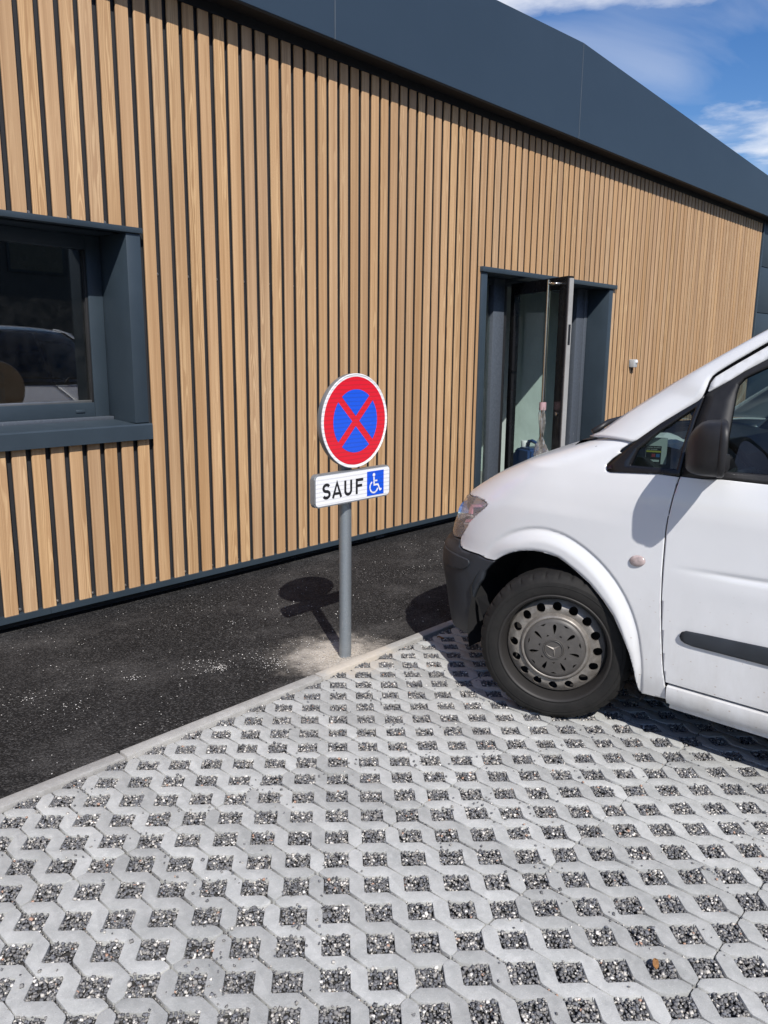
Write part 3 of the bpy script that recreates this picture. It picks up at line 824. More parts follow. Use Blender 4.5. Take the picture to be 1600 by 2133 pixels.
bbox('transom', (5.886, 8.158, 0.245, 0.31, 2.095, 2.156), 'trim', door, 0.003)
bbox('side_light_rail', (5.900, 6.354, 0.250, 0.30, 0.019, 0.16), 'trim', door, 0.003)
mk('side_light', *box(5.890, 6.356, 0.270, 0.276, 0.15, 2.12), 'glass_door', door)
hx, hy = Vector((6.63, 0.23, 0)), Vector((-0.4674, -0.8840, 0)).normalized()
nn = Vector((hy.y, -hy.x, 0))                                          # leaf's outer face looks to -X
if nn.x > 0: nn = -nn
def leafbox(a0, a1, d0, d1, z0, z1):
    return prism([(a0, z0), (a1, z0), (a1, z1), (a0, z1)], (hx, hy, (0, 0, 1), nn), d0, d1)
def leafpart(name, dims, mat, par, bev=0.003):
    v, f = leafbox(*dims); bm = bmesh.new(); vv = [bm.verts.new(p) for p in v]
    for q in f: bm.faces.new([vv[i] for i in q])
    if bev: bmesh.ops.bevel(bm, geom=bm.edges[:], offset=bev, segments=2, affect='EDGES')
    return bm_mk(name, bm, mat, par, 35)
leaf = leafpart('door_leaf', (0.0, 0.075, -0.06, 0.0, 0.03, 2.118), 'gloss_black', B)       # hinge stile carries the leaf
leafpart('stile', (0.845, 0.965, -0.06, 0.0, 0.03, 2.118), 'gloss_black', leaf)
leafpart('rail', (0.0755, 0.8445, -0.059, -0.001, 2.013, 2.118), 'gloss_black', leaf)
leafpart('rail', (0.0755, 0.8445, -0.059, -0.001, 0.03, 0.16), 'gloss_black', leaf)
leafpart('edge_strip', (0.9655, 0.984, -0.052, -0.010, 0.04, 2.10), 'edge_grey', leaf, 0.002)
leafpart('pane', (0.07, 0.85, -0.033, -0.026, 0.155, 2.018), 'glass_door', leaf, 0)
hp = lambda a, d, z: tuple(hx + hy * a + nn * d + Vector((0, 0, z)))
bar = mk('pull_bar', *tube([hp(0.785, 0.070, 2.095), hp(0.785, 0.070, 0.28)], 0.0165, 16), 'steel', leaf, auto=40)
for z in (2.06, 0.34):
    mk('bar_bracket', *tube([hp(0.785, 0.070, z), hp(0.84, 0.068, z), hp(0.868, 0.052, z), hp(0.872, 0.0, z)], 0.011, 10), 'steel', leaf, auto=40)
mk('lock_cylinder', *lathe([(0.0001, 0.012), (0.012, 0.012), (0.016, 0.009), (0.016, 0.0)], 16, hp(0.905, 0.0, 0.957), nn, (0, 0, 1)), 'steel', leaf, auto=40)
mk('latch_plate', *leafbox(0.9835, 0.9865, -0.042, -0.020, 1.55, 1.72), 'steel', leaf)
leafpart('lever_handle', (0.79, 0.815, -0.10, -0.06, 1.00, 1.15), 'black', leaf, 0.006)
# plastic wrapping left on the lower bar
def wrap():
    V, Fs = [], []
    seg, rows = 18, 26
    for i in range(rows):
        t = i / (rows - 1); z = 1.02 - t * 0.62
        r = 0.026 + 0.010 * math.sin(t * 9) + (0.0 if t < 0.45 else 0.055 * math.sin((t - 0.45) / 0.55 * math.pi) ** 0.8) * (1 if t > .45 else 0)
        for k in range(seg):
            a = 2 * math.pi * k / seg
            rr = r * (1 + 0.28 * math.sin(3 * a + t * 14) + rng.uniform(-0.16, 0.16))
            lean_ = 0.06 * max(0, t - 0.4)
            V.append(hp(0.785 + math.cos(a) * rr + lean_, 0.070 + math.sin(a) * rr * 0.7, z + rng.uniform(-0.006, 0.006)))
    for i in range(rows - 1):
        for k in range(seg):
            k2 = (k + 1) % seg
            Fs.append((i * seg + k, i * seg + k2, (i + 1) * seg + k2, (i + 1) * seg + k))
    return V, Fs
wr = mk('plastic_wrap', *wrap(), 'wrap')
tag(wr, 'crumpled clear plastic wrap hanging from the lower end of the steel pull bar', 'plastic wrap')
mk('tape_band', *lathe([(0.030, -0.035), (0.031, 0.0), (0.030, 0.035)], 18, hp(0.785, 0.070, 1.02), (0, 0, 1), (1, 0, 0)), 'tape', wr, smooth=True)

# jerrycan standing inside the doorway
def jerrycan(cx_, cy_, s, rot):
    root = empty('jerrycan', (cx_, cy_, 0.018), 'dark blue plastic jerrycan standing behind the glass of the open door', 'jerrycan')
    ca, sa = math.cos(rot), math.sin(rot)
    def T(v): return [(cx_ + (x * ca - y * sa) * s, cy_ + (x * sa + y * ca) * s, 0.018 + z * s) for x, y, z in v]
    bm = bmesh.new()
    prof = [(-0.14, 0), (0.14, 0), (0.14, 0.44), (0.06, 0.50), (-0.14, 0.50)]
    v, f = prism(prof, ((0, -0.12, 0), (1, 0, 0), (0, 0, 1), (0, 1, 0)), 0, 0.24)
    vv = [bm.verts.new(p) for p in T(v)]
    for q in f: bm.faces.new([vv[i] for i in q])
    bmesh.ops.bevel(bm, geom=bm.edges[:], offset=0.025 * s, segments=3, affect='EDGES')
    bm_mk('body', bm, 'jerry', root, 40)
    v, f = tube([(-0.10, 0, 0.48), (-0.09, 0, 0.545), (-0.02, 0, 0.56), (0.03, 0, 0.55), (0.05, 0, 0.49)], 0.017, 10); mk('handle', T(v), f, 'jerry', root, smooth=True)
    v, f = lathe([(0.0001, 0.55), (0.032, 0.55), (0.034, 0.545), (0.034, 0.50), (0.030, 0.46)], 20, (0.098, 0, 0), (0, 0, 1), (1, 0, 0)); mk('cap', T(v), f, 'white_pl', root, auto=40)
jerrycan(6.98, 0.15, 1.05, 1.2)

# small grey sensor box on the slats
bx = bbox('sensor_box', (8.770, 8.855, -0.064, 0.0, 1.325, 1.415), 'grey_box', None, 0.006, 3)
tag(bx, 'small light grey sensor box fixed to the slats right of the doorway', 'sensor box'); ORG[bx] = Vector((0, 0, 0))
mk('sensor_dome', *lathe([(0.0001, 0.016), (0.014, 0.013), (0.022, 0.006), (0.024, 0.0)], 18, (8.825, -0.064, 1.388), (0, -1, 0), (1, 0, 0)), 'white_pl', bx, smooth=True)
mk('cable_gland', *lathe([(0.008, -0.03), (0.010, -0.028), (0.010, 0.0)], 12, (8.80, -0.03, 1.325), (0, 0, 1), (1, 0, 0)), 'black', bx, smooth=True)

# building added out of view across the road, to darken the window reflection
WH = empty('unseen_warehouse', (6, -34, 0), 'dark grey building added out of view across the road to darken the window reflection', 'building')
mk('wall', *box(-45, 60, -40, -30, 0, 8.5), 'wh_wall', WH)
mk('roof_edge', *box(-45.2, 60.2, -40.2, -29.8, 8.5, 9.1), 'trim', WH)
for i in range(14):
    wx_ = -40 + i * 7.1
    f_ = bbox('window', (wx_, wx_ + 2.6, -30.0, -29.94, 4.6, 6.2), 'trim', WH, 0.02)
    mk('pane', *box(wx_ + .12, wx_ + 2.48, -29.94, -29.93, 4.72, 6.08), 'gloss_black', f_)

# ------------------------------------------------------------------ road sign
sx, sz = 2.655, 1.1675
sign = empty('road_sign', (POST[0], POST[1], 0), 'round red and blue no-stopping sign on a grey steel post', 'road sign')
mk('post', *tube([(POST[0], POST[1], -0.05), (POST[0], POST[1], 0.3), (POST[0], POST[1], 1.30)], 0.030, 28), 'post', sign, auto=40)
SY = -1.556
disc = mk('disc_casing', *lathe([(0.0001, 0.034), (0.196, 0.034), (0.212, 0.030), (0.2165, 0.022), (0.2165, -0.004), (0.2145, -0.006), (0.211, -0.0045), (0.208, -0.002), (0.0001, -0.002)], 96, (sx, SY, sz), (0, 1, 0), (1, 0, 0)), 'sign_back', sign, auto=30)
def ringsheet(r0, r1, y, seg=96):
    return lathe([(max(r0, 0.0001), y), (r1, y)], seg, (sx, SY, sz), (0, 1, 0), (1, 0, 0))
mk('white_rim', *lathe([(0.190, -0.0046), (0.2095, -0.0046), (0.2135, -0.0068), (0.2172, -0.0060), (0.2172, -0.002)], 96, (sx, SY, sz), (0, 1, 0), (1, 0, 0)), 's_white', disc)
mk('red_field', *ringsheet(0.0, 0.2030, -0.0052), 's_red', disc)
# four blue segments between the arms of the red cross
RB, HWID = 0.1455, 0.0165
for k in range(4):
    a0 = k * math.pi / 2
    # segment between diagonals at -45 and +45 degrees around direction a0
    def inner(t): return t
    off = HWID * math.sqrt(2)
    al = math.pi / 4 - math.asin(HWID / RB)
    pts = [(off, 0.0)] + [(RB * math.cos(-al + 2 * al * i / 24), RB * math.sin(-al + 2 * al * i / 24)) for i in range(25)]
    V = [(sx + p * math.cos(a0) - q * math.sin(a0), SY - 0.0062, sz + p * math.sin(a0) + q * math.cos(a0)) for p, q in pts]
    mk('blue_segment', V, [list(range(len(V)))], 's_blue', disc)
# supplementary plate
def rrect(x0, x1, z0, z1, r, n=8):
    out = []
    for (cx_, cz_, a0) in ((x1 - r, z0 + r, -math.pi / 2), (x1 - r, z1 - r, 0), (x0 + r, z1 - r, math.pi / 2), (x0 + r, z0 + r, math.pi)):
        out += [(cx_ + r * math.cos(a0 + math.pi / 2 * i / n), cz_ + r * math.sin(a0 + math.pi / 2 * i / n)) for i in range(n + 1)]
    return out
px0, px1, pz0, pz1 = 2.394, 2.900, 0.788, 0.9395
FR = ((0, SY, 0), (1, 0, 0), (0, 0, 1), (0, 1, 0))
bm = bmesh.new()
v, f = prism(rrect(px0, px1, pz0, pz1, 0.022), FR, -0.004, 0.026)
vv = [bm.verts.new(p) for p in v]
for q in f: bm.faces.new([vv[i] for i in q])
bmesh.ops.bevel(bm, geom=[e for e in bm.edges if abs(e.verts[0].co.y - e.verts[1].co.y) < 1e-6], offset=0.004, segments=2, affect='EDGES')
plate = bm_mk('plate_casing', bm, 'sign_back', sign, 35)
def flat(name, pts, y, mat, par):
    return mk(name, [(a, SY + y, b) for a, b in pts], [list(range(len(pts)))], mat, par)
flat('white_field', rrect(px0 + 0.006, px1 - 0.006, pz0 + 0.006, pz1 - 0.006, 0.017), -0.0050, 's_white', plate)
flat('blue_square', [(2.734, 0.803), (2.8525, 0.803), (2.8525, 0.921), (2.734, 0.921)], -0.0058, 's_blue', plate)
def stroke(name, pts, w, y, mat, par, closed=False, miter=True):
    pts = [Vector((p[0], 0, p[1])) for p in pts]; n = len(pts); Lft, Rgt = [], []
    for i in range(n):
        if closed: a, b = pts[i - 1], pts[(i + 1) % n]
        else: a, b = pts[max(i - 1, 0)], pts[min(i + 1, n - 1)]
        d0 = (pts[i] - a); d1 = (b - pts[i])
        d0 = d0.normalized() if d0.length > 1e-9 else d1.normalized()
        d1 = d1.normalized() if d1.length > 1e-9 else d0
        t = (d0 + d1).normalized(); nr = Vector((-t.z, 0, t.x))
        m = 1.0 / max(0.5, nr.dot(Vector((-d0.z, 0, d0.x))))
        Lft.append(pts[i] + nr * w / 2 * m); Rgt.append(pts[i] - nr * w / 2 * m)
    V = [(p.x, SY + y, p.z) for p in Lft + Rgt]
    Fs = [(i, (i + 1) % n, (i + 1) % n + n, i + n) for i in range(n if closed else n - 1)]
    return mk(name, V, Fs, mat, par)
def arc(cx_, cz_, rx, rz, a0, a1, n=14):
    return [(cx_ + rx * math.cos(math.radians(a0 + (a1 - a0) * i / n)), cz_ + rz * math.sin(math.radians(a0 + (a1 - a0) * i / n))) for i in range(n + 1)]
lw, z0, z1 = 0.0138, 0.8225, 0.8965
zb, zt = z0 + lw / 2, z1 - lw / 2
zm = (zb + zt) / 2; hr = (zt - zb) / 4
S_ = arc(2.466, zm + hr, 0.0185, hr, 25, 270, 20) + arc(2.466, zm - hr, 0.0195, hr, 88, -155, 20)
stroke('letter', S_, lw, -0.0058, 's_black', plate)
stroke('letter', [(2.507, z0), (2.5335, z1 - 0.0045), (2.560, z0)], lw, -0.0058, 's_black', plate)
stroke('letter_bar', [(2.5165, z0 + 0.020), (2.5505, z0 + 0.020)], 0.0118, -0.0062, 's_black', plate)
stroke('letter', [(2.587, z1)] + [(2.587, zb + 0.016)] + arc(2.6065, zb + 0.0185, 0.0195, 0.0185, 188, 352, 16) + [(2.626, zb + 0.016), (2.626, z1)], lw, -0.0058, 's_black', plate)
stroke('letter', [(2.708, z1 - lw / 2), (2.6635, z1 - lw / 2), (2.6635, z0)], lw, -0.0058, 's_black', plate)
stroke('letter_bar', [(2.6690, zm + 0.003), (2.700, zm + 0.003)], lw * 0.95, -0.0062, 's_black', plate)
# wheelchair symbol
wc = (2.786, 0.857)
def W_(a, b): return (2.734 + a * 0.1185, 0.803 + b * 0.118)
v = [W_(0.40 + 0.075 * math.cos(i * math.pi / 9), 0.84 + 0.075 * math.sin(i * math.pi / 9)) for i in range(18)]
flat('symbol_head', v, -0.0066, 's_white', plate)
stroke('symbol_body', [W_(0.40, 0.76), W_(0.415, 0.43), W_(0.64, 0.43), W_(0.77, 0.185), W_(0.86, 0.225)], 0.0088, -0.0066, 's_white', plate)
stroke('symbol_arm', [W_(0.40, 0.60), W_(0.60, 0.59)], 0.0075, -0.0070, 's_white', plate)
stroke('symbol_wheel', [W_(0.40 + 0.235 * math.cos(math.radians(a)), 0.345 + 0.235 * math.sin(math.radians(a))) for a in range(118, 352, 9)], 0.0078, -0.0070, 's_white', plate)
for zz in (1.20, 1.06):
    mk('clamp', *box(POST[0] - 0.045, POST[0] + 0.045, SY + 0.0345, POST[1] + 0.034, zz - 0.016, zz + 0.016), 'sign_back', sign)
mk('clamp', *box(POST[0] - 0.045, POST[0] + 0.045, SY + 0.0265, POST[1] + 0.034, 0.85, 0.882), 'sign_back', sign)
# sand and cement crumbs heaped round the foot of the post
n = 1500
a = rng.uniform(0, 2 * np.pi, n); d = np.abs(rng.normal(0, 0.10, n)) + 0.03
q = np.stack([POST[0] - 0.01 + np.cos(a) * d * 1.25, POST[1] + np.sin(a) * d, np.full(n, 0.003)], -1)
MAT['sand'] = plain('pale_sand', (0.50, 0.44, 0.365), 0.95, 0, 0.2, 0.25, 90)
ok = q[:, 1] > -1.60
so = stones_mesh('sand_grains', q[ok], rng.uniform(0.0010, 0.0032, n)[ok], 'sand', asphalt, 0.6)
# ------------------------------------------------------------------ van (front half seen; built whole)
XS, Y0, W = 2.80, -2.687, 0.85                     # left body side, reference station, half width
def pch(xs, ys):
    xs = np.array(xs, float); ys = np.array(ys, float); h = np.diff(xs); d = np.diff(ys) / h
    m = np.zeros(len(xs)); m[0] = d[0]; m[-1] = d[-1]
    for i in range(1, len(xs) - 1):
        m[i] = 0 if d[i - 1] * d[i] <= 0 else 2 * d[i - 1] * d[i] / (d[i - 1] + d[i])
    def f(x):
        x = np.clip(x, xs[0], xs[-1]); i = np.clip(np.searchsorted(xs, x) - 1, 0, len(h) - 1); t = (x - xs[i]) / h[i]
        return (2*t**3 - 3*t**2 + 1)*ys[i] + (t**3 - 2*t**2 + t)*h[i]*m[i] + (-2*t**3 + 3*t**2)*ys[i+1] + (t**3 - t**2)*h[i]*m[i+1]
    return f
ue = pch([.14,.20,.25,.35,.48,.57,.62,.68,.76,.82,.86,.90,.95,1.0,1.05,1.10,1.15,1.20,1.25,1.3],
         [.93,.965,.97,.99,1.02,1.01,.965,.945,.905,.86,.805,.74,.65,.54,.425,.30,.165,.02,-.14,-.3])
w0f = pch([.16,.3,.6,.84,.90,.95,1.0,1.05,1.1,1.15,1.2,1.25,1.3], [.03,.0,.0,.0,.005,.011,.02,.031,.045,.06,.08,.11,.14])
wbf = pch([.16,.3,.9,.96,1.0,1.06,1.14,1.25,1.3], [.02,0,0,.004,.010,.022,.046,.08,.095])
lean = lambda u, z: 0.02 + 0.31 * (z - 1.06)
ARC, ARR = [51,66,80,95,106,120,132,143,155,166,176,183], [.444,.434,.429,.419,.399,.385,.376,.375,.374,.384,.395,.405]
FLC, FLR = [40,58,70,84,95,106,117,129,141,154,166,177,190], [.47,.51,.522,.528,.521,.505,.489,.473,.458,.443,.432,.430,.43]
arr = pch(ARC, ARR); flr = pch(FLC, FLR)
def flare(u, z):
    a = np.degrees(np.arctan2(z - .26, u - .16)); r = np.hypot(u - .16, z - .26)
    a = np.where(a < -90, a + 360, a)
    e = flr(a) - r
    fade = np.clip((a - 42) / 30, 0, 1); fade = fade * fade * (3 - 2 * fade)
    t = np.clip((e - .010) / 0.055, 0, 1); t = t * t * (3 - 2 * t)
    dip = np.clip(e / 0.007, 0, 1) * np.clip((.030 - e) / 0.022, 0, 1)
    lip = np.clip((r - arr(a)) / 0.012, 0, 1)
    return (-0.016 * t * (0.6 + 0.4 * lip) + 0.0055 * dip) * fade * (a > 20) * (a < 200)
def SURF(q, z):
    q = np.asarray(q, float); z = np.asarray(z, float)
    e = ue(z); us = np.minimum(.12, e - .35); th = np.clip(q, 0, 1) * np.pi / 2
    u = np.where(q < 0, us + q, us + (e - us) * np.sin(th) ** .62)
    t = np.clip((u + .35) / (us + .35), 0, 1); t = t * t * (3 - 2 * t)
    ws = wbf(z) + (w0f(z) - wbf(z)) * t
    w = ws + (W - ws) * np.where(q < 0, 0, 1 - np.cos(th) ** .72)
    w = w + np.where(w < .15, flare(u, z), 0)
    return u, w
def groove(u, z):                                  # pressed line along the door
    c = 0.722 - 0.03 * (u + .35)
    k = np.clip((-.34 - u) / .25, 0, 1)
    return 0.006 * k * np.exp(-((z - c) / 0.014) ** 2) * np.where(z > c, np.exp(-np.abs(z - c) / .006), 1) - 0.002 * k * np.exp(-((z - c + 0.06) / 0.04) ** 2)
def DOORS(u, z):
    u = np.asarray(u, float); z = np.asarray(z, float)
    w = wbf(z) + groove(u, z) + np.where(u > -.42, flare(u, z), 0)
    return u, w + 0.0 * u
def clip_axis(poly, ax, lo, hi):
    for (v, sgn) in ((lo, 1), (hi, -1)):
        out = []; n = len(poly)
        for i in range(n):
            a, b = poly[i], poly[(i + 1) % n]
            da, db = (a[ax] - v) * sgn, (b[ax] - v) * sgn
            if da >= 0: out.append(a)
            if da * db < 0:
                t = da / (da - db); out.append((a[0] + t * (b[0] - a[0]), a[1] + t * (b[1] - a[1])))
        poly = out
        if len(poly) < 3: return []
    return poly
def panel_geo(poly, A, Bc, fmap, off=0.0):
    """fill a polygon of the (a, z) domain with a grid and map it to (u, w, z)"""
    idx, P2, Fs = {}, [], []
    def vid(p):
        k = (round(p[0], 5), round(p[1], 5))
        if k not in idx: idx[k] = len(P2); P2.append(k)
        return idx[k]
    for i in range(len(A) - 1):
        st = clip_axis(poly, 0, A[i], A[i + 1])
        if not st: continue
        for j in range(len(Bc) - 1):
            c = clip_axis(st, 1, Bc[j], Bc[j + 1])
            if not c: continue
            ids = []
            for p in c:
                k = vid(p)
                if not ids or ids[-1] != k: ids.append(k)
            if len(ids) > 1 and ids[0] == ids[-1]: ids.pop()
            if len(set(ids)) >= 3 and len(set(ids)) == len(ids):
                ar = 0.5 * sum(P2[ids[m]][0] * P2[ids[(m + 1) % len(ids)]][1] - P2[ids[(m + 1) % len(ids)]][0] * P2[ids[m]][1] for m in range(len(ids)))
                if abs(ar) > 1e-9: Fs.append(ids if ar > 0 else ids[::-1])
    P2 = np.array(P2); u, w = fmap(P2[:, 0], P2[:, 1])
    return np.stack([u, w + off, P2[:, 1]], -1), Fs
def ring_geo(outer, inner, c, fmap, off=0.0, n=72, m=3):
    def hit(poly, a):
        dx, dy = math.cos(a), math.sin(a); best = None
        for i in range(len(poly)):
            (x1, y1), (x2, y2) = poly[i], poly[(i + 1) % len(poly)]
            x1 -= c[0]; x2 -= c[0]; y1 -= c[1]; y2 -= c[1]
            ex, ey = x2 - x1, y2 - y1; den = dx * ey - dy * ex
            if abs(den) < 1e-12: continue
            t = (x1 * ey - y1 * ex) / den; s_ = (x1 * dy - y1 * dx) / den
            if t > 0 and -1e-9 <= s_ <= 1 + 1e-9 and (best is None or t > best): best = t
        return (c[0] + dx * best, c[1] + dy * best)
    an = [2 * math.pi * i / n for i in range(n)] + [math.atan2(y - c[1], x - c[0]) % (2 * math.pi) for x, y in outer + inner]
    an = sorted(set(round(a, 5) for a in an)); P2, Fs = [], []
    for a in an:
        o_, i_ = hit(outer, a), hit(inner, a)
        for k in range(m + 1): P2.append((o_[0] + (i_[0] - o_[0]) * k / m, o_[1] + (i_[1] - o_[1]) * k / m))
    N = len(an)
    for i in range(N):
        j = (i + 1) % N
        for k in range(m): Fs.append((i * (m + 1) + k, j * (m + 1) + k, j * (m + 1) + k + 1, i * (m + 1) + k + 1))
    P2 = np.array(P2); u, w = fmap(P2[:, 0], P2[:, 1])
    return np.stack([u, w + off, P2[:, 1]], -1), Fs
def L2W(p): p = np.asarray(p, float); return np.stack([XS + p[:, 1], Y0 + p[:, 0], p[:, 2]], -1)
def R2W(p): p = np.asarray(p, float); return np.stack([XS + 2 * W - p[:, 1], Y0 + p[:, 0], p[:, 2]], -1)
VAN = empty('parked_van', (XS + W, Y0 - 1.3, 0), 'white panel van with black bumper parked nose towards the slatted wall', 'van')
def skin(name, P, Fs, mat, par, thick=0.012, both=False, auto=40):
    obs = []
    for s in ((0, 1) if both else (0,)):
        Wd = L2W(P) if s == 0 else R2W(P)
        F2 = Fs if s else [f[::-1] for f in Fs]
        o = mk(name, Wd, F2, mat, par, auto=auto)
        # outward = away from the van's middle
        if thick:
            md = o.modifiers.new('thickness', 'SOLIDIFY'); md.thickness = thick; md.offset = -1.0; md.use_rim = True
        obs.append(o)
    return obs
AQ = np.concatenate([np.linspace(-.52, -.02, 51), [-.01, 0], np.linspace(0, 1, 90)[1:] ** 1.5])
ZG = np.linspace(.14, 1.32, 96)
AU = np.linspace(-3.7, .2, 157); AUF = np.linspace(-1.4, .2, 81)
fender = [(-.411,1.052),(-.452,1.022),(-.446,.995),(-.438,.931),(-.433,.88),(-.430,.849),(-.430,.727),(-.434,.609),(-.444,.489),(-.464,.322),(-.476,.272),
          (-.480,.206),(-.386,.198),(-.372,.206),(-.364,.238),(-.354,.29),(-.332,.354),(-.3,.416),(-.258,.487),(-.21,.541),(-.15,.595),(-.072,.643),(-.035,.662),(0,.677),(.004,.681),(.012,.684),(.025,.683),(.05,.672),(.072,.657),(.1,.632),(.125,.602),
          (.156,.599),(.199,.608),(.26,.606),(.302,.606),(.33,.612),(.341,.621),(.347,.639),(.346,.651),(.322,.693),(.306,.729),(.269,.777),(.240,.808),(.231,.822),(.232,.833),(.242,.839),(.259,.843),(.295,.849),(.332,.851),(.38,.847),(.426,.841),(.50,.836),(.578,.834),
          (.575,.90),(.565,1.0),(.555,1.09),(.549,1.142),(.40,1.153),(.249,1.162),(.15,1.163),(.069,1.163),(.032,1.14),(-.034,1.092),(-.075,1.068),(-.092,1.062),(-.113,1.056),(-.124,1.05),(-.14,1.044),(-.166,1.04),(-.254,1.048),(-.326,1.054)]
AQF = np.concatenate([np.linspace(-.52, -.02, 101), [-.01, 0], np.linspace(0, 1, 110)[1:] ** 1.6]); ZGF = np.linspace(.14, 1.32, 190)
gapu = pch([.19,.272,.322,.489,.609,.727,.849,.88,.931,.995,1.022,1.056], [-.364,-.357,-.346,-.326,-.316,-.312,-.312,-.314,-.320,-.328,-.333,-.339])
gz = np.linspace(1.052, .272, 40)
fender = [(float(gapu(z)) + .0028 - min(.12, float(ue(z)) - .35), float(z)) for z in gz] + fender[11:]
P, Fs = panel_geo(fender, AQF, ZGF, SURF); skin('fender', P, Fs, 'van', VAN, 0.010, True, 50)
hood = [(.582,.834),(.7,.832),(1.0,.836),(1.0,1.158),(.8,1.152),(.66,1.146),(.553,1.142),(.559,1.09),(.569,1.0),(.579,.90)]
Ph, Fh = panel_geo(hood, AQ, ZG, SURF)
V = np.concatenate([L2W(Ph), R2W(Ph)]); F2 = [f[::-1] for f in Fh] + [[i + len(Ph) for i in f] for f in Fh]
o = mk('bonnet', V, F2, 'van', VAN, auto=50); md = o.modifiers.new('t', 'SOLIDIFY'); md.thickness = 0.010; md.offset = -1
lamp = [(.346,.655),(.324,.695),(.308,.731),(.271,.779),(.242,.810),(.235,.822),(.236,.832),(.244,.836),(.260,.840),(.332,.848),(.426,.838),(.50,.833),(.58,.829),(.63,.80),(.64,.74),(.61,.67),(.54,.642),(.443,.635),(.36,.645)]
P, Fs = panel_geo(lamp, AQ, ZG, SURF, 0.0); lamps = skin('headlight', P, Fs, 'lens', VAN, 0, True, 50)
for s, lo in enumerate(lamps):
    P, Fs = panel_geo([(.35,.66),(.33,.70),(.28,.78),(.25,.825),(.33,.842),(.5,.826),(.6,.79),(.6,.68),(.45,.645)], AQ, ZG, SURF, 0.045)
    P[:, 0] -= 0.03
    Wd = L2W(P) if s == 0 else R2W(P)
    mk('reflector', Wd, Fs if s else [f[::-1] for f in Fs], 'lamp_back', lo, auto=50)
    sg = 1 if s == 0 else -1
    cxl = XS + .10 if s == 0 else XS + 2 * W - .10
    for (poly, mt) in (([(.386,.801),(.349,.795),(.266,.813),(.266,.825)], 'pink'), ([(.379,.795),(.366,.761),(.332,.765),(.346,.797)], 'pink'),
                       ([(.372,.755),(.369,.749),(.329,.755),(.326,.761)], 'p_white'), ([(.329,.757),(.329,.751),(.306,.753),(.302,.759)], 'p_white'),
                       ([(.366,.731),(.366,.717),(.312,.729),(.312,.745)], 'pink'), ([(.376,.713),(.376,.705),(.316,.717),(.316,.723)], 'p_white'),
                       ([(.269,.821),(.256,.815),(.246,.833),(.252,.835)], 'p_white'), ([(.339,.793),(.319,.771),(.289,.785),(.269,.807)], 'rim_dark')):
        P, Fs = panel_geo(poly, AQ, ZG, SURF, 0.014 if mt != 'rim_dark' else 0.022)
        Wd = L2W(P) if s == 0 else R2W(P)
        le = mk('lamp_element', Wd, Fs if s else [f[::-1] for f in Fs], mt, lo); md = le.modifiers.new('t', 'SOLIDIFY'); md.thickness = 0.008; md.offset = -1
    mk('bulb_bowl', *lathe([(0.02, -0.05), (0.045, -0.02), (0.06, 0.01)], 24, (cxl + sg * .12, Y0 + .74, .735), (0, 1, 0), (1, 0, 0)), 'chrome', lo, smooth=True)
bump = [(.125,.596),(.136,.573),(.156,.535),(.166,.491),(.192,.439),(.216,.39),(.232,.328),(.246,.25),(.258,.216),(.282,.202),(.36,.196),(.5,.17),(.62,.16),(1.0,.16),(1.0,.625),(.66,.63),(.6,.652),(.54,.632),(.443,.626),(.352,.637),(.346,.615),(.332,.605),(.302,.599),(.26,.599),(.199,.601),(.156,.592)]
Pb, Fb = panel_geo(bump, AQ, ZG, SURF, 0.0)
V = np.concatenate([L2W(Pb), R2W(Pb)]); F2 = [f[::-1] for f in Fb] + [[i + len(Pb) for i in f] for f in Fb]
bumper = mk('bumper', V, F2, 'bumper', VAN, auto=50); md = bumper.modifiers.new('t', 'SOLIDIFY'); md.thickness = 0.02; md.offset = -1
pad = [(.229,.553),(.234,.564),(.246,.569),(.33,.570),(.45,.566),(.62,.565),(.62,.49),(.476,.480),(.35,.495),(.276,.511),(.245,.527),(.232,.54)]
P, Fs = panel_geo(pad, AQ, ZG, SURF, -0.005); skin('bumper_pad', P, Fs, 'bumper', bumper, 0.008, True, 40)
grille = [(.645,.635),(1.0,.632),(1.0,.83),(.65,.826),(.655,.74)]
Pg, Fg = panel_geo(grille, AQ, ZG, SURF, 0.012)
V = np.concatenate([L2W(Pg), R2W(Pg)]); F2 = [f[::-1] for f in Fg] + [[i + len(Pg) for i in f] for f in Fg]
gr = mk('grille', V, F2, 'matt_black', VAN, auto=50)
for z in (.67, .71, .75, .79):
    pth = []
    for q in list(np.linspace(.66, 1, 14)):
        u, w = SURF(np.array([q]), np.array([z])); pth.append((XS + w[0], Y0 + u[0] - 0.004, z))
    pth = pth + [(2 * (XS + W) - x, y, zz) for x, y, zz in pth[::-1][1:]]
    mk('grille_bar', *tube(pth, 0.010, 8), 'bumper', gr, smooth=True)
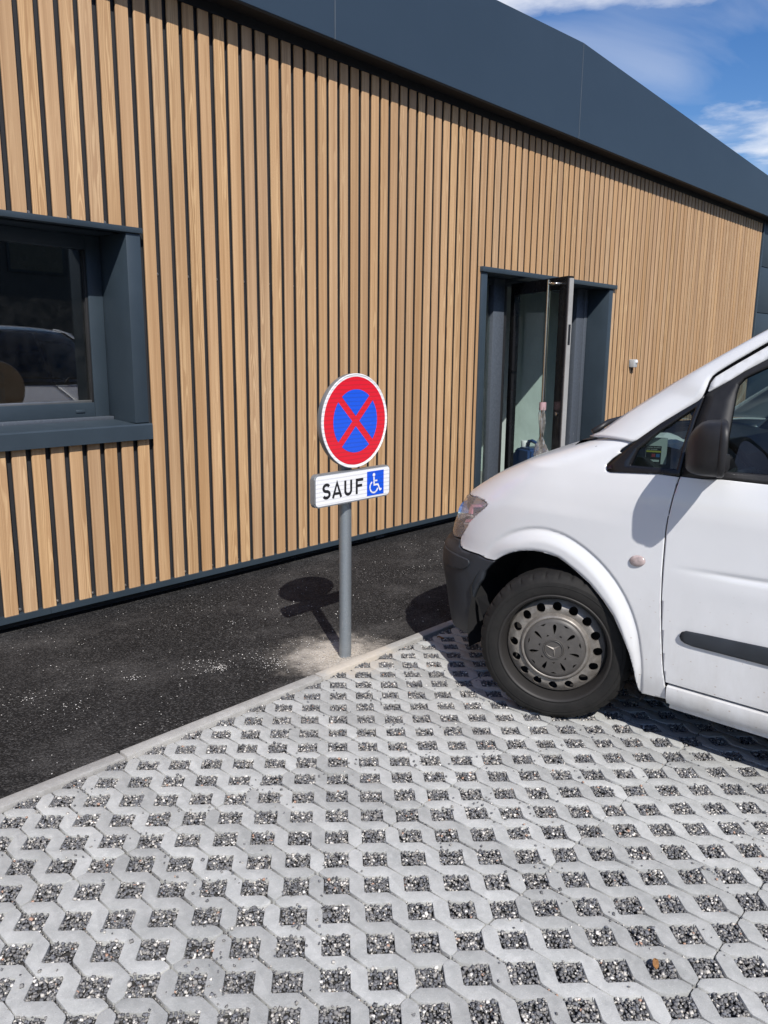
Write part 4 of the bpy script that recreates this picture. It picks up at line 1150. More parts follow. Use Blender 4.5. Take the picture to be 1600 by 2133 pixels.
# lower front inner block, wheel arch liners, underbody
mk('engine_bay_light_block', *box(XS + .40, XS + 2 * W - .40, Y0 - .30, Y0 + .80, .17, .80), 'liner', VAN)  # dark box added to block light behind the wheel arches
mk('engine_bay_top_light_block', *box(XS + .16, XS + 2 * W - .16, Y0 - .30, Y0 + .50, .80, .96), 'liner', VAN)  # upper part of the added light-blocking box
mk('front_absorber', *box(XS + .34, XS + 2 * W - .34, Y0 + .62, Y0 + .88, .22, .62), 'liner', VAN)
def liner(side):
    V, Fs = [], []; n = 28; ws_ = (.022, .10, .25, .40)
    for i in range(n + 1):
        a = math.radians(-14 + 212 * i / n)
        for w in ws_:
            r = 0.455 if 20 < math.degrees(a) < 120 else 0.425
            u, z = .15 + r * math.cos(a), max(.16, .27 + r * math.sin(a))
            V.append((XS + w if side == 0 else XS + 2 * W - w, Y0 + u, z))
    m = len(ws_)
    for i in range(n):
        for k in range(m - 1): Fs.append((i * m + k, i * m + k + 1, (i + 1) * m + k + 1, (i + 1) * m + k))
    o = mk('arch_liner', V, Fs, 'liner', VAN, smooth=True)
for s in (0, 1): liner(s)
mk('underbody', *box(XS + .10, XS + 2 * W - .10, Y0 - 3.6, Y0 - .28, .15, .24), 'liner', VAN)
# torn splash guard behind the bumper end
gv = [(XS + .045, Y0 + .545, .40), (XS + .05, Y0 + .50, .42), (XS + .06, Y0 + .475, .36), (XS + .07, Y0 + .462, .28), (XS + .09, Y0 + .455, .20), (XS + .11, Y0 + .52, .19), (XS + .075, Y0 + .52, .28)]
mk('splash_guard', gv, [(0, 1, 2, 6), (2, 3, 6), (3, 4, 5, 6)], 'liner', VAN)
# indicator repeater on the fender
u_, w_ = -.214, 0.0
for s in (0, 1):
    V, Fs = [], []
    for i in range(7):
        t = i / 6; rr = math.cos(t * math.pi / 2); h = math.sin(t * math.pi / 2) * 0.012
        for k in range(24):
            a = 2 * math.pi * k / 24
            x = XS + w_ - 0.001 - h if s == 0 else XS + 2 * W - w_ + .001 + h
            V.append((x, Y0 + u_ + 0.032 * max(rr, .02) * math.cos(a), .721 + 0.022 * max(rr, .02) * math.sin(a) - 0.10 * 0.032 * rr * math.cos(a)))
    for i in range(6):
        for k in range(24): Fs.append((i * 24 + k, i * 24 + (k + 1) % 24, (i + 1) * 24 + (k + 1) % 24, (i + 1) * 24 + k))
    mk('side_indicator', V, Fs, 'clear_ind', VAN, smooth=True)
# front door
door_poly = [(float(gapu(z)) - .0028, float(z)) for z in np.linspace(1.054, .276, 40)] + [(-1.33,.276),(-1.335,.60),(-1.33,1.060),(-.49,1.060),(-.42,1.054)]
P, Fs = panel_geo(door_poly, np.linspace(-1.4, -.2, 121), ZGF, DOORS); doors = skin('front_door', P, Fs, 'van', VAN, 0.010, True, 50)
frame = [(-.379,1.358),(-.383,1.387),(-.395,1.409),(-.449,1.448),(-.555,1.520),(-.70,1.598),(-.85,1.634),(-1.33,1.648),(-1.33,1.565),(-.85,1.553),(-.70,1.532),(-.558,1.476),(-.488,1.432),(-.449,1.402)]
GL = lambda u, z: (u, lean(u, z) + 0 * u)
trim_out = [(-.376,1.350),(-.449,1.399),(-.488,1.429),(-.558,1.473),(-.70,1.529),(-.85,1.550),(-1.33,1.562),(-1.33,1.063),(-.49,1.063),(-.42,1.057),(-.346,1.055),(-.345,1.08),(-.348,1.17),(-.359,1.26),(-.374,1.342)]
glass = [(-.564,1.45),(-.70,1.507),(-.85,1.527),(-1.27,1.537),(-1.27,1.092),(-.633,1.092),(-.49,1.088),(-.477,1.201),(-.473,1.353),(-.476,1.386),(-.492,1.409)]
k = min(range(len(glass)), key=lambda i: (glass[i][0] + .49) ** 2 + (glass[i][1] - 1.088) ** 2)
inner = glass[k:] + glass[:k + 1]
keyed = trim_out[:9] + inner[::-1] + trim_out[8:]
for s, dr in enumerate(doors):
    def sk(name, poly, mat, thick, off=0.0, Af=AUF):
        P, Fs = panel_geo(poly, Af, ZG2, GL, off)
        Wd = L2W(P) if s == 0 else R2W(P)
        o = mk(name, Wd, Fs if s else [f[::-1] for f in Fs], mat, dr, auto=40)
        if thick: md = o.modifiers.new('t', 'SOLIDIFY'); md.thickness = thick; md.offset = -1
        return o
    ZG2 = np.linspace(1.03, 1.70, 28)
    sk('window_frame', frame, 'van', 0.03, 0.0)
    P, Fs = ring_geo(trim_out, glass, (-.72, 1.27), GL, 0.003)
    Wd = L2W(P) if s == 0 else R2W(P)
    o = mk('window_trim', Wd, Fs if s else [f[::-1] for f in Fs], 'matt_black', dr, auto=40); md = o.modifiers.new('t', 'SOLIDIFY'); md.thickness = 0.022; md.offset = -1
    sk('window_pane', glass, 'glass_van', 0.0, 0.014)
    # rubbing strip
    a0, a1, zt, zb = -.400, -1.325, .499, .443
    strip = [(a0, .472), (a0 - .006, .490), (a0 - .02, zt - .002)] + [(a0 - .1, zt + .002), (-.70, .507), (a1, .512), (a1, .440), (-.70, zb), (a0 - .05, zb + .002), (a0 - .02, .450), (a0 - .006, .458)]
    P, Fs = panel_geo(strip, AUF, np.linspace(.43, .52, 10), lambda u, z: (u, -0.012 + 0.5 * ((z - .472) / .036) ** 2 * 0.012 + 0 * u))
    Wd = L2W(P) if s == 0 else R2W(P)
    o = mk('rubbing_strip', Wd, Fs if s else [f[::-1] for f in Fs], 'bumper', dr, auto=40); md = o.modifiers.new('t', 'SOLIDIFY'); md.thickness = 0.014; md.offset = -1
    bbox('door_handle', ((XS - .03, XS + .0) if s == 0 else (XS + 2 * W, XS + 2 * W + .03)) + (Y0 - 1.24, Y0 - 1.06, .90, .94), 'matt_black', dr, 0.008)
# quarter window ahead of the door
QW = lambda u, z: (u, lean(u, z) + .010 * np.clip((u + .3) / .25, 0, 1))
q_out = [(-.050,1.064),(-.052,1.054),(-.060,1.046),(-.075,1.043),(-.168,1.050),(-.266,1.057),(-.338,1.058),(-.340,1.08),(-.344,1.17),(-.355,1.26),(-.370,1.345),(-.355,1.325),(-.228,1.234),(-.141,1.160),(-.085,1.10)]
q_in = [(-.145,1.075),(-.325,1.078),(-.330,1.17),(-.340,1.26),(-.348,1.30),(-.300,1.262),(-.228,1.205),(-.160,1.135)]
keyq = q_out[:5] + [q_in[0]] + q_in[::-1] + q_out[4:]
AQW = np.linspace(-.40, 0, 25); ZQ = np.linspace(1.03, 1.36, 16)
P, Fs = ring_geo(q_out, q_in, (-.25, 1.13), QW, -0.003); qs = skin('quarter_window', P, Fs, 'gloss_black', VAN, 0.018, True, 40)
for s, qo in enumerate(qs):
    P, Fs = panel_geo(q_in, AQW, ZQ, QW, 0.010); Wd = L2W(P) if s == 0 else R2W(P)
    mk('pane', Wd, Fs if s else [f[::-1] for f in Fs], 'glass_van', qo, smooth=True)
# A pillar, windscreen, roof
def resamp(pts, n):
    pts = np.array(pts, float); d = np.r_[0, np.cumsum(np.linalg.norm(np.diff(pts, axis=0), axis=1))]
    t = np.linspace(0, d[-1], n); return np.stack([np.interp(t, d, pts[:, k]) for k in range(pts.shape[1])], -1)
A_up = [(.095,.165,1.152),(.049,.160,1.172),(-.055,.163,1.252),(-.222,.176,1.370),(-.379,.202,1.474),(-.525,.230,1.567),(-.66,.262,1.632),(-.80,.30,1.664)]       # (u, w, z)
A_lo_uz = [(-.135,1.166),(-.141,1.166),(-.228,1.240),(-.300,1.294),(-.357,1.334),(-.371,1.360),(-.375,1.388),(-.387,1.414),(-.441,1.454),(-.547,1.527),(-.69,1.604),(-.84,1.641)]
A_lo = [(u, lean(u, z) + (.008 if i_ < 5 else .002), z + (-.008 if i_ < 5 else .002)) for i_, (u, z) in enumerate(A_lo_uz)]
n, mseg = 44, 8
# pair the two edges by station u so the ribbon does not shear
lo = resamp(A_lo, n); up = resamp(A_up, n)
V, Fs = [], []
for i in range(n):
    for j in range(mseg + 1):
        t = j / mseg; p = lo[i] * (1 - t) + up[i] * t
        b = 0.020 * math.sin(math.pi * t)
        V.append((p[0] + 0.3 * b, p[1] - b * .85, p[2] + b * .35))
for i in range(n - 1):
    for j in range(mseg): Fs.append((i * (mseg + 1) + j, i * (mseg + 1) + j + 1, (i + 1) * (mseg + 1) + j + 1, (i + 1) * (mseg + 1) + j))
skin('a_pillar', np.array(V), [f[::-1] for f in Fs], 'van', VAN, 0.008, True, 60)
fl = resamp([(u, lean(u, z), z) for u, z in A_lo_uz[3:]], 40); V, Fs = [], []
for p in fl: V += [(p[0] - .03, p[1] + .016, p[2] - .03), (p[0] + .012, p[1] + .022, p[2] + .035)]
for i in range(39): Fs.append((2 * i, 2 * i + 1, 2 * i + 3, 2 * i + 2))
skin('pillar_gap_filler', np.array(V), Fs, 'liner', VAN, 0.004, True, 60)  # dark filler ribbon added behind the gap along the A pillar
up2 = resamp(A_up, 24); V, Fs = [], []; m = 20
for i in range(24):
    for j in range(m + 1):
        t = j / m; x = (XS + up2[i][1]) * (1 - t) + (XS + 2 * W - up2[i][1]) * t; b = 4 * t * (1 - t)
        V.append((x, Y0 + up2[i][0] + 0.085 * b - .004, up2[i][2] + 0.022 * b - .006))
for i in range(23):
    for j in range(m): Fs.append((i * (m + 1) + j, i * (m + 1) + j + 1, (i + 1) * (m + 1) + j + 1, (i + 1) * (m + 1) + j))
mk('windscreen', V, Fs, 'glass_screen', VAN, smooth=True)
# cowl with wiper arms
V, Fs = [], []
for j in range(m + 1):
    t = j / m; x = (XS + .15) * (1 - t) + (XS + 2 * W - .15) * t; b = 4 * t * (1 - t)
    V += [(x, Y0 + .06 + .085 * b, 1.150 + .012 * b), (x, Y0 + .13 + .06 * b, 1.138 + .006 * b), (x, Y0 + .16 + .05 * b, 1.112)]
for j in range(m): Fs += [(3 * j, 3 * j + 1, 3 * j + 4, 3 * j + 3), (3 * j + 1, 3 * j + 2, 3 * j + 5, 3 * j + 4)]
mk('cowl', V, Fs, 'matt_black', VAN, smooth=True)
mk('wiper', *tube([(XS + .24, Y0 + .125, 1.165), (XS + .30, Y0 + .09, 1.205), (XS + .55, Y0 + .12, 1.215), (XS + .92, Y0 + .165, 1.20)], [0.013, 0.012, 0.009, 0.007], 8), 'matt_black', VAN, smooth=True)
mk('wiper', *tube([(XS + .95, Y0 + .19, 1.16), (XS + 1.0, Y0 + .16, 1.20), (XS + 1.45, Y0 + .09, 1.20)], [0.013, 0.011, 0.007], 8), 'matt_black', VAN, smooth=True)
# roof shell with rounded cantrails
V, Fs = [], []; st = [(-.66,.232,1.628),(-.80,.265,1.662),(-1.0,.26,1.675),(-1.6,.255,1.685),(-2.6,.255,1.685),(-3.45,.26,1.675),(-3.56,.28,1.62)]
st = resamp(st, 26); m = 22
for (u, w, z) in st:
    zt = z + 0.02
    low = [(lean(0, 1.640) if u < -.8 else lean(0, 1.56 + 0.6 * (-.66 - u)), 1.645 if u < -.8 else 1.60 + (-.66 - u) * .35)]
    ring = [(low[0][0], low[0][1])] + [(w * (0.55 + .45 * a), z - 0.012 * (1 - a) ** 2 - .004) for a in (0.35, .7, 1.0)]
    hb = []
    for t in np.linspace(0, 1, m - 7): hb.append((w + (2 * W - 2 * w) * t, z + 0.028 * 4 * t * (1 - t)))
    full = ring + hb[1:-1] + [(2 * W - a, b) for a, b in ring[::-1]]
    V += [(XS + a, Y0 + u, b) for a, b in full]
nr = len(full)
for i in range(len(st) - 1):
    for j in range(nr - 1): Fs.append((i * nr + j, i * nr + j + 1, (i + 1) * nr + j + 1, (i + 1) * nr + j))
mk('roof', V, [f[::-1] for f in Fs], 'van', VAN, auto=50)
# load-area side panels with a sliding door line, rear wheel arch and dark window
uc2 = -2.72
arch2 = [(uc2 + .37 * math.cos(math.radians(a)), .27 + .37 * math.sin(math.radians(a))) for a in range(-6, 187, 8)]
lower = [(-1.342,.276),(-1.347,.60),(-1.342,1.062),(-1.342,1.648),(-3.50,1.648),(-3.58,1.30),(-3.60,.90),(-3.58,.30)] + [(x, max(z, .24)) for x, z in arch2[::-1]] + [(uc2 + .40, .276)]
def SIDE(u, z):
    return u, np.where(z < 1.06, wbf(np.minimum(z, 1.06)), lean(u, z)) + 0.25 * np.clip(-3.35 - u, 0, 1) ** 1.6
P, Fs = panel_geo(lower, AU, np.linspace(.2, 1.66, 60), SIDE); sides = skin('load_side', P, Fs, 'van', VAN, 0.012, True, 50)
for s, so_ in enumerate(sides):
    P, Fs = panel_geo([(-1.45,1.10),(-2.35,1.10),(-2.35,1.53),(-1.47,1.53)], AU, np.linspace(1.0, 1.6, 14), SIDE, -0.003); Wd = L2W(P) if s == 0 else R2W(P)
    mk('side_window', Wd, Fs if s else [f[::-1] for f in Fs], 'gloss_black', so_, smooth=True)
    P, Fs = panel_geo([(-1.36,.512),(-2.3,.512),(-2.3,.44),(-1.36,.44)], AU, np.linspace(.43, .52, 6), SIDE, -0.010); Wd = L2W(P) if s == 0 else R2W(P)
    mk('rubbing_strip', Wd, Fs if s else [f[::-1] for f in Fs], 'bumper', so_, smooth=True)
for (nm, y0, y1, z0, z1, mt) in (('rear_door', -3.62, -3.58, .30, 1.63, 'van'), ('rear_bumper', -3.68, -3.55, .24, .52, 'bumper')):
    bbox(nm, (XS + .06, XS + 2 * W - .06, Y0 + y0, Y0 + y1, z0, z1), mt, VAN, 0.015)
bbox('rear_window', (XS + .22, XS + 2 * W - .22, Y0 - 3.626, Y0 - 3.60, 1.10, 1.52), 'gloss_black', VAN, 0.004)
for s in (0, 1):
    xx = XS + .02 if s == 0 else XS + 2 * W - .12
    bbox('tail_lamp', (xx, xx + .10, Y0 - 3.60, Y0 - 3.50, .70, 1.10), 'p_red', VAN, 0.01)
# sills
for s in (0, 1):
    for (a, b, nm) in ((-.366, -1.333, 'sill'), (-1.337, -2.30, 'sill')):
        prof = [(.012, .268), (-.004, .262), (-.006, .248), (-.002, .212), (.010, .192), (.05, .186), (.05, .268)]
        V = [(XS + w if s == 0 else XS + 2 * W - w, Y0 + u, z) for u in (a, b) for w, z in prof]; n = len(prof)
        Fs = [(i, (i + 1) % n, (i + 1) % n + n, i + n) for i in range(n)] + [list(range(n))[::-1], list(range(n, 2 * n))]
        mk(nm, V, Fs, 'van', VAN, auto=35)
        mk('sill_seam', *box(*sorted((XS + .030 if s == 0 else XS + 2 * W - .030, XS + .05 if s == 0 else XS + 2 * W - .05)), Y0 + b, Y0 + a - .004, .166, .1855), 'van', VAN)
# door mirrors
def mirror(s):
    sg = 1 if s == 0 else -1
    X = lambda w: XS + w if s == 0 else XS + 2 * W - w
    # housing: rounded shell opening to the rear, lofted outline at several depths along u
    prof = [(-.406,1.158),(-.414,1.190),(-.428,1.218),(-.452,1.248),(-.480,1.267),(-.512,1.271)]
    outl = lambda sc, wsc: None
    V, Fs = [], []
    rows = [(-.404, .10, .155, 1.150), (-.408, .34, .50, 1.152), (-.418, .56, .68, 1.160), (-.435, .75, .83, 1.168), (-.458, .90, .94, 1.175), (-.485, .97, .99, 1.179), (-.512, 1.0, 1.0, 1.181), (-.530, 1.0, 1.0, 1.182)]
    n = 36
    w_out, w_in = -.190, .000
    for (u, sw_, sh, zc) in rows:
        for k in range(n):
            a = 2 * math.pi * k / n
            ca, sa = math.cos(a), math.sin(a)
            ex = 0.55
            w = (w_out + w_in) / 2 + (w_in - w_out) / 2 * sw_ * (abs(ca) ** ex) * (1 if ca > 0 else -1)
            z = zc + 0.092 * sh * (abs(sa) ** 0.62) * (1 if sa > 0 else -1)
            V.append((X(w), Y0 - .404 + (u + .404) * .84 + 0.38 * (w + .11), z))
    for i in range(len(rows) - 1):
        for k in range(n): Fs.append((i * n + k, i * n + (k + 1) % n, (i + 1) * n + (k + 1) % n, (i + 1) * n + k))
    Fs.append(list(range(n))[::-1] if s else list(range(n)))
    o = mk('door_mirror', V, Fs, 'matt_black', VAN, auto=60)
    # rear bezel and mirror glass
    V2, F2 = [], []
    base = V[-n:]
    cx_ = sum(p[0] for p in base) / n; cz_ = sum(p[2] for p in base) / n
    for (f_, dy) in ((1.0, 0.0), (1.03, -.003), (1.03, -.018), (0.97, -.024), (0.90, -.020)):
        V2 += [(cx_ + (p[0] - cx_) * f_, p[1] + dy, cz_ + (p[2] - cz_) * f_) for p in base]
    for i in range(4):
        for k in range(n): F2.append((i * n + k, i * n + (k + 1) % n, (i + 1) * n + (k + 1) % n, (i + 1) * n + k))
    mk('mirror_bezel', V2, F2, 'matt_black', o, auto=50)
    mk('mirror_glass', [(cx_ + (p[0] - cx_) * .90, p[1] - .018, cz_ + (p[2] - cz_) * .90) for p in base], [list(range(n))], 'chrome', o)
    bbox('mirror_arm', tuple(sorted((X(-.05), X(.06)))) + (Y0 - .50, Y0 - .41, 1.085, 1.15), 'matt_black', o, 0.012)
for s in (0, 1): mirror(s)
# wheels
def holed_ring(r0, r1, nh, rh, hfun, seg=16):
    V, Fs = [], []; rc = (r0 + r1) / 2
    for i in range(nh):
        a0 = 2 * math.pi * i / nh; da = math.pi / nh
        out, inn = [], []
        for k in range(seg):
            t = 2 * math.pi * k / seg + math.pi / seg * 0
            dx, dy = math.cos(t), math.sin(t); m_ = max(abs(dx), abs(dy)); bx_, by_ = dx / m_, dy / m_
            rr = rc + bx_ * (r1 - r0) / 2; aa = a0 + by_ * da
            out.append((rr, aa)); inn.append((math.hypot(rc + dx * rh, dy * rh), a0 + math.atan2(dy * rh, rc + dx * rh)))
        b = len(V)
        for (r, a) in out + inn: V.append((r * math.cos(a), r * math.sin(a), hfun(r)))
        V += [(V[b + seg + k][0], V[b + seg + k][1], V[b + seg + k][2] - 0.012) for k in range(seg)]
        for k in range(seg):
            k2 = (k + 1) % seg
            Fs.append((b + k, b + k2, b + seg + k2, b + seg + k)); Fs.append((b + seg + k, b + seg + k2, b + 2 * seg + k2, b + 2 * seg + k))
    return V, Fs
def wheel(center, outward, heading, R=0.313, RF=0.226):
    K = RF / 0.205
    root = None
    o = Vector(center); ax_ = Vector(outward).normalized(); xr = Vector(heading).normalized(); yr = ax_.cross(xr)
    def T(V): return [tuple(o + xr * x + yr * y + ax_ * h) for x, y, h in V]
    def TI(V): return [tuple(o + (xr * x + yr * y) * K + ax_ * h) for x, y, h in V]
    # tyre: profile revolved, tread blocks cut into the shoulder
    prof = [(RF - .004, .012), (RF + .006, .020), (RF + .016, .022), (RF + .035, .024), (RF + .055, .020), (R - .022, .010), (R - .012, .002), (R - .006, -.008), (R - .001, -.022), (R, -.05), (R, -.08), (R - .001, -.12), (R - .006, -.140), (R - .02, -.152), (RF + .03, -.165), (RF, -.155)]
    seg = 216; V, Fs = [], []
    for i, (r, h) in enumerate(prof):
        for k in range(seg):
            cut = 0.0
            if i in (6, 7, 8) and k % 6 in (0,): cut = 0.006
            if i in (10,) : cut = 0.005
            if i in (9, 11) and k % 8 == 0: cut = 0.003
            a = 2 * math.pi * k / seg
            V.append(((r - cut) * math.cos(a), (r - cut) * math.sin(a), h))
    for i in range(len(prof) - 1):
        for k in range(seg): Fs.append((i * seg + k, i * seg + (k + 1) % seg, (i + 1) * seg + (k + 1) % seg, (i + 1) * seg + k))
    w = mk('wheel', T(V), Fs, 'tyre', VAN, auto=28)       # the tyre carries the wheel
    mk('sidewall_ring', T([(r * math.cos(2 * math.pi * k / 96), r * math.sin(2 * math.pi * k / 96), h) for r, h in ((RF + .040, .0246), (RF + .0415, .0258), (RF + .043, .0240)) for k in range(96)]), [(i * 96 + k, i * 96 + (k + 1) % 96, (i + 1) * 96 + (k + 1) % 96, (i + 1) * 96 + k) for i in range(2) for k in range(96)], 'tyre', w, smooth=True)
    lt = lambda p: lathe(p, 96, (0, 0, 0), (0, 0, 1), (1, 0, 0))
    v, f = lt([(RF - .008, .014), (RF - .003, .0215), (RF + .002, .022), (RF + .004, .017)]); mk('rim_flange', T(v), f, 'rim_dark', w, smooth=True)
    v, f = lt([(RF - .008, .014), (RF - .012, .006), (RF - .018, -.02), (RF - .022, -.05), (RF - .030, -.075), (.05, -.085)]); mk('rim_well', T(v), f, 'rim_dark', w, smooth=True)
    hf = lambda r: -.012 - max(0, (r - .150)) * 0.75 + 0.0 - max(0, .150 - r) * 0.1
    v, f = holed_ring(.130, .178, 16, .0170, hf); mk('rim_disc', TI(v), f, 'rim', w, auto=40)
    v, f = lt([(.178, hf(.178)), (.184, hf(.178) - .012), (.187, -.06)]); mk('rim_shoulder', TI(v), f, 'rim', w, smooth=True)
    v, f = lt([(.130, hf(.130)), (.123, .002), (.117, .006), (.113, .003), (.110, -.004)]); mk('rim_bead', TI(v), f, 'rim', w, smooth=True)
    # hub cap with seven teardrop slots
    V, Fs = [], []; ns = 7; hc = lambda r: .004 + 0.014 * (1 - (r / .113) ** 2)
    v, f = lt([(.113, -.002), (.112, hc(.112))] + [(r, hc(r)) for r in (.098,)]); mk('hub_cap_edge', TI(v), f, 'hubcap', w, smooth=True)
    r0, r1, seg2 = .052, .098, 20; rc = (r0 + r1) / 2
    for i in range(ns):
        a0 = 2 * math.pi * i / ns + .25; da = math.pi / ns; b = len(V)
        for ringk in (0, 1, 2):
            for k in range(seg2):
                t = 2 * math.pi * k / seg2; dx, dy = math.cos(t), math.sin(t)
                if ringk == 0:
                    m_ = max(abs(dx), abs(dy)); rr = rc + dx / m_ * (r1 - r0) / 2; aa = a0 + dy / m_ * da; h = hc(rr)
                else:
                    lx = dx * .0185; ly = dy * (.0022 + .0075 * (dx + 1) / 2); rr = math.hypot(rc + lx, ly); aa = a0 + math.atan2(ly, rc + lx); h = hc(rr) - (0.012 if ringk == 2 else 0)
                V.append((rr * math.cos(aa), rr * math.sin(aa), h))
        for rk in (0, 1):
            for k in range(seg2):
                k2 = (k + 1) % seg2; Fs.append((b + rk * seg2 + k, b + rk * seg2 + k2, b + (rk + 1) * seg2 + k2, b + (rk + 1) * seg2 + k))
    mk('hub_cap', TI(V), Fs, 'hubcap', w, auto=40)
    v, f = lt([(.052, hc(.052)), (.040, hc(.04)), (.0385, hc(.04) + .004), (.036, hc(.04) + .004), (.034, hc(.04) - .001), (.0001, hc(.04) + .001)]); mk('hub_centre', TI(v), f, 'hubcap', w, auto=30)
    # three-pointed emblem in a ring
    V, Fs = [], []; hz = hc(.04) + .0012
    for i in range(3):
        a = math.pi / 2 + i * 2 * math.pi / 3; b = len(V)
        V += [(.031 * math.cos(a), .031 * math.sin(a), hz + .001), (.0055 * math.cos(a + math.pi / 3), .0055 * math.sin(a + math.pi / 3), hz), (0, 0, hz + .0045), (.0055 * math.cos(a - math.pi / 3), .0055 * math.sin(a - math.pi / 3), hz)]
        Fs += [(b, b + 1, b + 2), (b, b + 2, b + 3)]
    rot = math.radians(8)
    V = [(x * math.cos(rot) - y * math.sin(rot), x * math.sin(rot) + y * math.cos(rot), h) for x, y, h in V]
    mk('emblem', TI(V), Fs, 'rim', w)
    v, f = lt([(.030, hz), (.0315, hz + .003), (.033, hz + .003), (.0345, hz)]); mk('emblem_ring', TI(v), f, 'hubcap', w, smooth=True)
    v, f = lt([(.0001, -.09), (.10, -.09), (.16, -.10), (.17, -.15)]); mk('brake_drum', TI(v), f, 'liner', w, smooth=True)
    return w
ST = math.radians(-22)
wheel((2.755, -2.597, .306), (-math.cos(ST), math.sin(ST), 0), (math.sin(ST), math.cos(ST), 0))
wheel((XS + 2 * W - .02, -2.60, .306), (math.cos(ST), -math.sin(ST), 0), (-math.sin(ST), -math.cos(ST), 0))
wheel((XS + .03, Y0 + uc2, .306), (-1, 0, 0), (0, 1, 0))
wheel((XS + 2 * W - .03, Y0 + uc2, .306), (1, 0, 0), (0, -1, 0))
# cab interior
dash = [(.10, 1.08), (.02, 1.13), (-.18, 1.10), (-.26, 1.04), (-.30, .90), (-.22, .60), (.10, .60)]
v, f = prism([(Y0 + a, b) for a, b in dash], ((XS + .07, 0, 0), (0, 1, 0), (0, 0, 1), (1, 0, 0)), 0, 2 * W - .14)
mk('dashboard', v, f, 'dash', VAN)
swc = Vector((XS + .40, Y0 - .42, 1.03)); ang = math.radians(38); e1 = Vector((1, 0, 0)); e2 = Vector((0, math.sin(ang) * 1, math.cos(ang))); 
ringp = [tuple(swc + e1 * .17 * math.cos(t) + e2 * .17 * math.sin(t)) for t in np.linspace(0, 2 * math.pi, 40)]
sw_o = mk('steering_wheel', *tube(ringp, 0.014, 8, False), 'dash', VAN, smooth=True)
mk('steering_spokes', *join([tube([tuple(swc + e1 * .16 + e2 * .0), tuple(swc - e1 * .16)], .016, 6), tube([tuple(swc), tuple(swc - e2 * .16)], .016, 6), tube([tuple(swc), tuple(swc + Vector((0, .25, -.15)))], .03, 8)]), 'dash', sw_o, smooth=True)
for s, xx in enumerate((XS + .16, XS + .72, XS + 1.12)):
    bm = bmesh.new()
    for dims in ((xx, xx + .42, Y0 - 1.10, Y0 - .62, .55, .68),):
        v, f = box(*dims); vv = [bm.verts.new(p) for p in v]
        for q in f: bm.faces.new([vv[i] for i in q])
    bmesh.ops.bevel(bm, geom=bm.edges[:], offset=.04, segments=3, affect='EDGES')
    st_o = bm_mk('seat', bm, 'seat', VAN, 50)
    bm = bmesh.new()
    v, f = prism([(Y0 - 1.02, .66), (Y0 - 1.13, .66), (Y0 - 1.28, 1.22), (Y0 - 1.20, 1.24)], ((xx, 0, 0), (0, 1, 0), (0, 0, 1), (1, 0, 0)), 0, .42)
    vv = [bm.verts.new(p) for p in v]
    for q in f: bm.faces.new([vv[i] for i in q])
    bmesh.ops.bevel(bm, geom=bm.edges[:], offset=.03, segments=3, affect='EDGES')
    bm_mk('seat_back', bm, 'seat', st_o, 50)
    bbox('head_rest', (xx + .09, xx + .33, Y0 - 1.30, Y0 - 1.22, 1.27, 1.44), 'seat', st_o, .025, 3)
mk('door_gap_filler', *box(XS + .028, XS + .10, Y0 - .42, Y0 - .24, .25, 1.03), 'liner', VAN)  # black box added behind the door gap to keep it dark
mk('door_gap_filler', *box(XS + 2 * W - .10, XS + 2 * W - .028, Y0 - .42, Y0 - .24, .25, 1.03), 'liner', VAN)
mk('bulkhead', *box(XS + .05, XS + 2 * W - .05, Y0 - 1.42, Y0 - 1.40, .30, 1.64), 'dash', VAN)
mk('cab_floor', *box(XS + .05, XS + 2 * W - .05, Y0 - 1.40, Y0 - .20, .26, .33), 'liner', VAN)
mk('door_lining', *box(XS + .03, XS + .05, Y0 - 1.33, Y0 - .36, .33, 1.05), 'dash', VAN)
mk('door_lining', *box(XS + 2 * W - .05, XS + 2 * W - .03, Y0 - 1.33, Y0 - .36, .33, 1.05), 'dash', VAN)
mk('sun_visor', *box(XS + .25, XS + .75, Y0 - .72, Y0 - .60, 1.53, 1.545), 'dash', VAN)
# things lying on the dash and seat
pk = empty('cigarette_pack', (XS + .10, Y0 - .20, 1.09), 'small cardboard pack with a black warning strip standing behind the quarter window', 'pack')
pe = Vector((0.35, -1, 0)).normalized(); pn = Vector((-1, -0.35, 0)).normalized(); po = Vector((XS + .10, Y0 - .170, 1.078))
def pkq(name, a0, a1, b0, b1, d0, d1, mat, par): 
    v, f = prism([(a0, b0), (a1, b0), (a1, b1), (a0, b1)], (po, pe, (0, 0, 1), pn), d0, d1); return mk(name, v, f, mat, par)
pkq('card_body', 0, .075, 0, .098, -.022, 0, 'p_white', pk)
pkq('black_panel', .001, .056, .001, .068, .0001, .0006, 'p_black', pk)
pkq('yellow_strip', .002, .055, .044, .050, .0006, .0010, 'p_yellow', pk)
pkq('red_square', .022, .035, .026, .038, .0006, .0010, 'p_red', pk)
pkq('blue_square', .038, .051, .026, .038, .0006, .0010, 'p_blue', pk)
pkq('white_strip', .008, .050, .008, .016, .0006, .0010, 'p_white', pk)
def text3d(name, body, size, a, b, mat, par):
    cu = bpy.data.curves.new(name, 'FONT'); cu.body = body; cu.size = size; cu.extrude = 0.0
    tmp = bpy.data.objects.new('tmp_text', cu); COL.objects.link(tmp)
    dg = bpy.context.evaluated_depsgraph_get(); me = bpy.data.meshes.new_from_object(tmp.evaluated_get(dg))
    V = [tuple(po + pe * (a + q.co.x) + Vector((0, 0, b + q.co.y)) + pn * .0012) for q in me.vertices]; Fx = [list(p.vertices) for p in me.polygons]
    bpy.data.objects.remove(tmp); 
    return mk(name, V, Fx, mat, par)
text3d('lettering', 'Fumer bouche', .0082, .004, .060, 'p_white', pk)
text3d('lettering', 'vos artères', .0082, .004, .0525, 'p_white', pk)
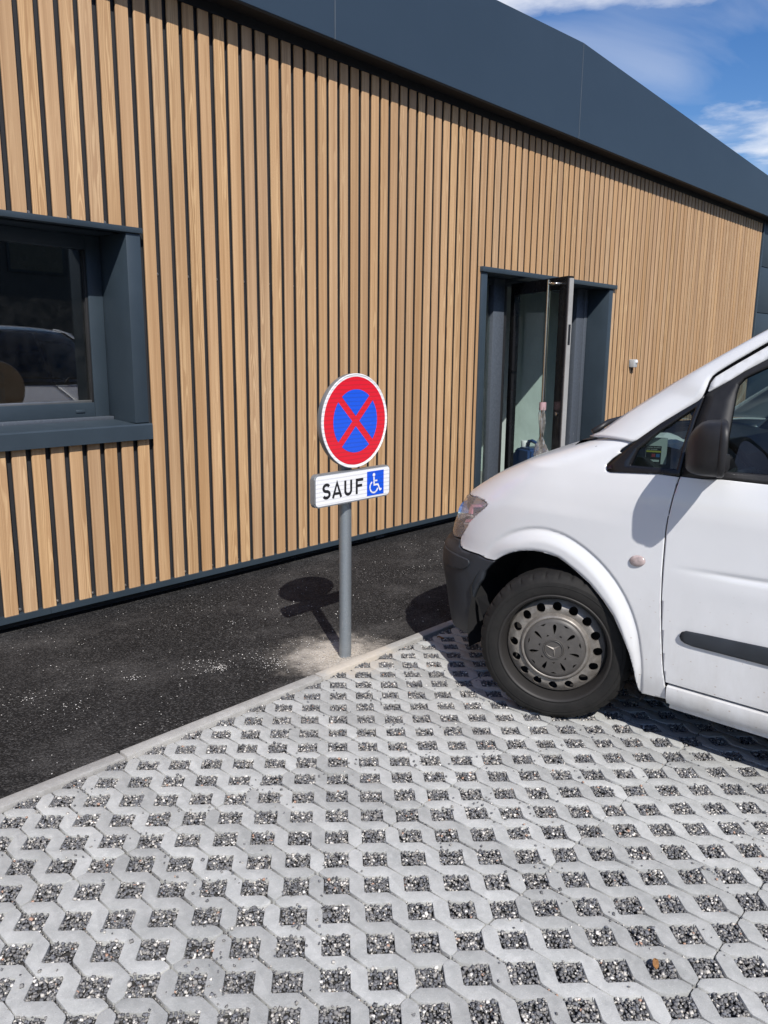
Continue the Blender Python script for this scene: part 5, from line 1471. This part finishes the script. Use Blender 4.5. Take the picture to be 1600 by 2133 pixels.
# navy jacket bundled on the driver's seat
V, Fs = [], []; nu, nv = 22, 14
for i in range(nu + 1):
    for j in range(nv + 1):
        a, b = i / nu, j / nv
        r = math.sin(math.pi * a) ** .6 * math.sin(math.pi * b) ** .6
        V.append((XS + .12 + .42 * a, Y0 - 1.06 + .44 * b, .67 + .42 * r * (0.75 + .25 * math.sin(7 * a + 4 * b)) + rng.uniform(-.006, .006)))
for i in range(nu):
    for j in range(nv): Fs.append((i * (nv + 1) + j, (i + 1) * (nv + 1) + j, (i + 1) * (nv + 1) + j + 1, i * (nv + 1) + j + 1))
jk = mk('folded_jacket', V, Fs, 'blue_cloth', None, smooth=True)
tag(jk, 'navy blue jacket heaped on the driver seat of the white van', 'jacket')
# pale papers on top of the dash
V, Fs = [], []
for i in range(9):
    for j in range(7): V.append((XS + .30 + .30 * i / 8, Y0 - .22 + .20 * j / 6, 1.118 + .03 * (j / 6) + .025 * math.sin(i * .9) * math.cos(j * .8)))
for i in range(8):
    for j in range(6): Fs.append((i * 7 + j, (i + 1) * 7 + j, (i + 1) * 7 + j + 1, i * 7 + j + 1))
pp = mk('crumpled_papers', V, Fs, 'p_white', None); tag(pp, 'crumpled white papers lying on the van dashboard', 'papers')
LEAFX, LEAFY = 1.725, -3.498
# dry leaf caught in the gravel near the right corner, and one by the kerb
for (lx, ly, sc, rz, lab) in ((LEAFX, LEAFY, .017, .5, 'small brown dry leaf lying in the gravel at the lower right'), (3.16, -1.70, .020, 2.0, 'small brown dry leaf by the kerb below the van bumper')):
    V = []; Fs = []
    for i in range(7):
        t = i / 6 * 2 - 1; wd = (1 - t * t) ** .7 * .45
        for j in (-1, 0, 1): 
            x, y = t * sc, j * wd * sc
            V.append((lx + x * math.cos(rz) - y * math.sin(rz), ly + x * math.sin(rz) + y * math.cos(rz), .006 + abs(j) * .006 + .003 * math.sin(3 * t)))
    for i in range(6): Fs += [(3 * i, 3 * i + 1, 3 * i + 4, 3 * i + 3), (3 * i + 1, 3 * i + 2, 3 * i + 5, 3 * i + 4)]
    lf = mk('dry_leaf', V, Fs, 'leafm', None, smooth=True); tag(lf, lab, 'leaf', 'dry leaves on the paving')
    md = lf.modifiers.new('t', 'SOLIDIFY'); md.thickness = .0015
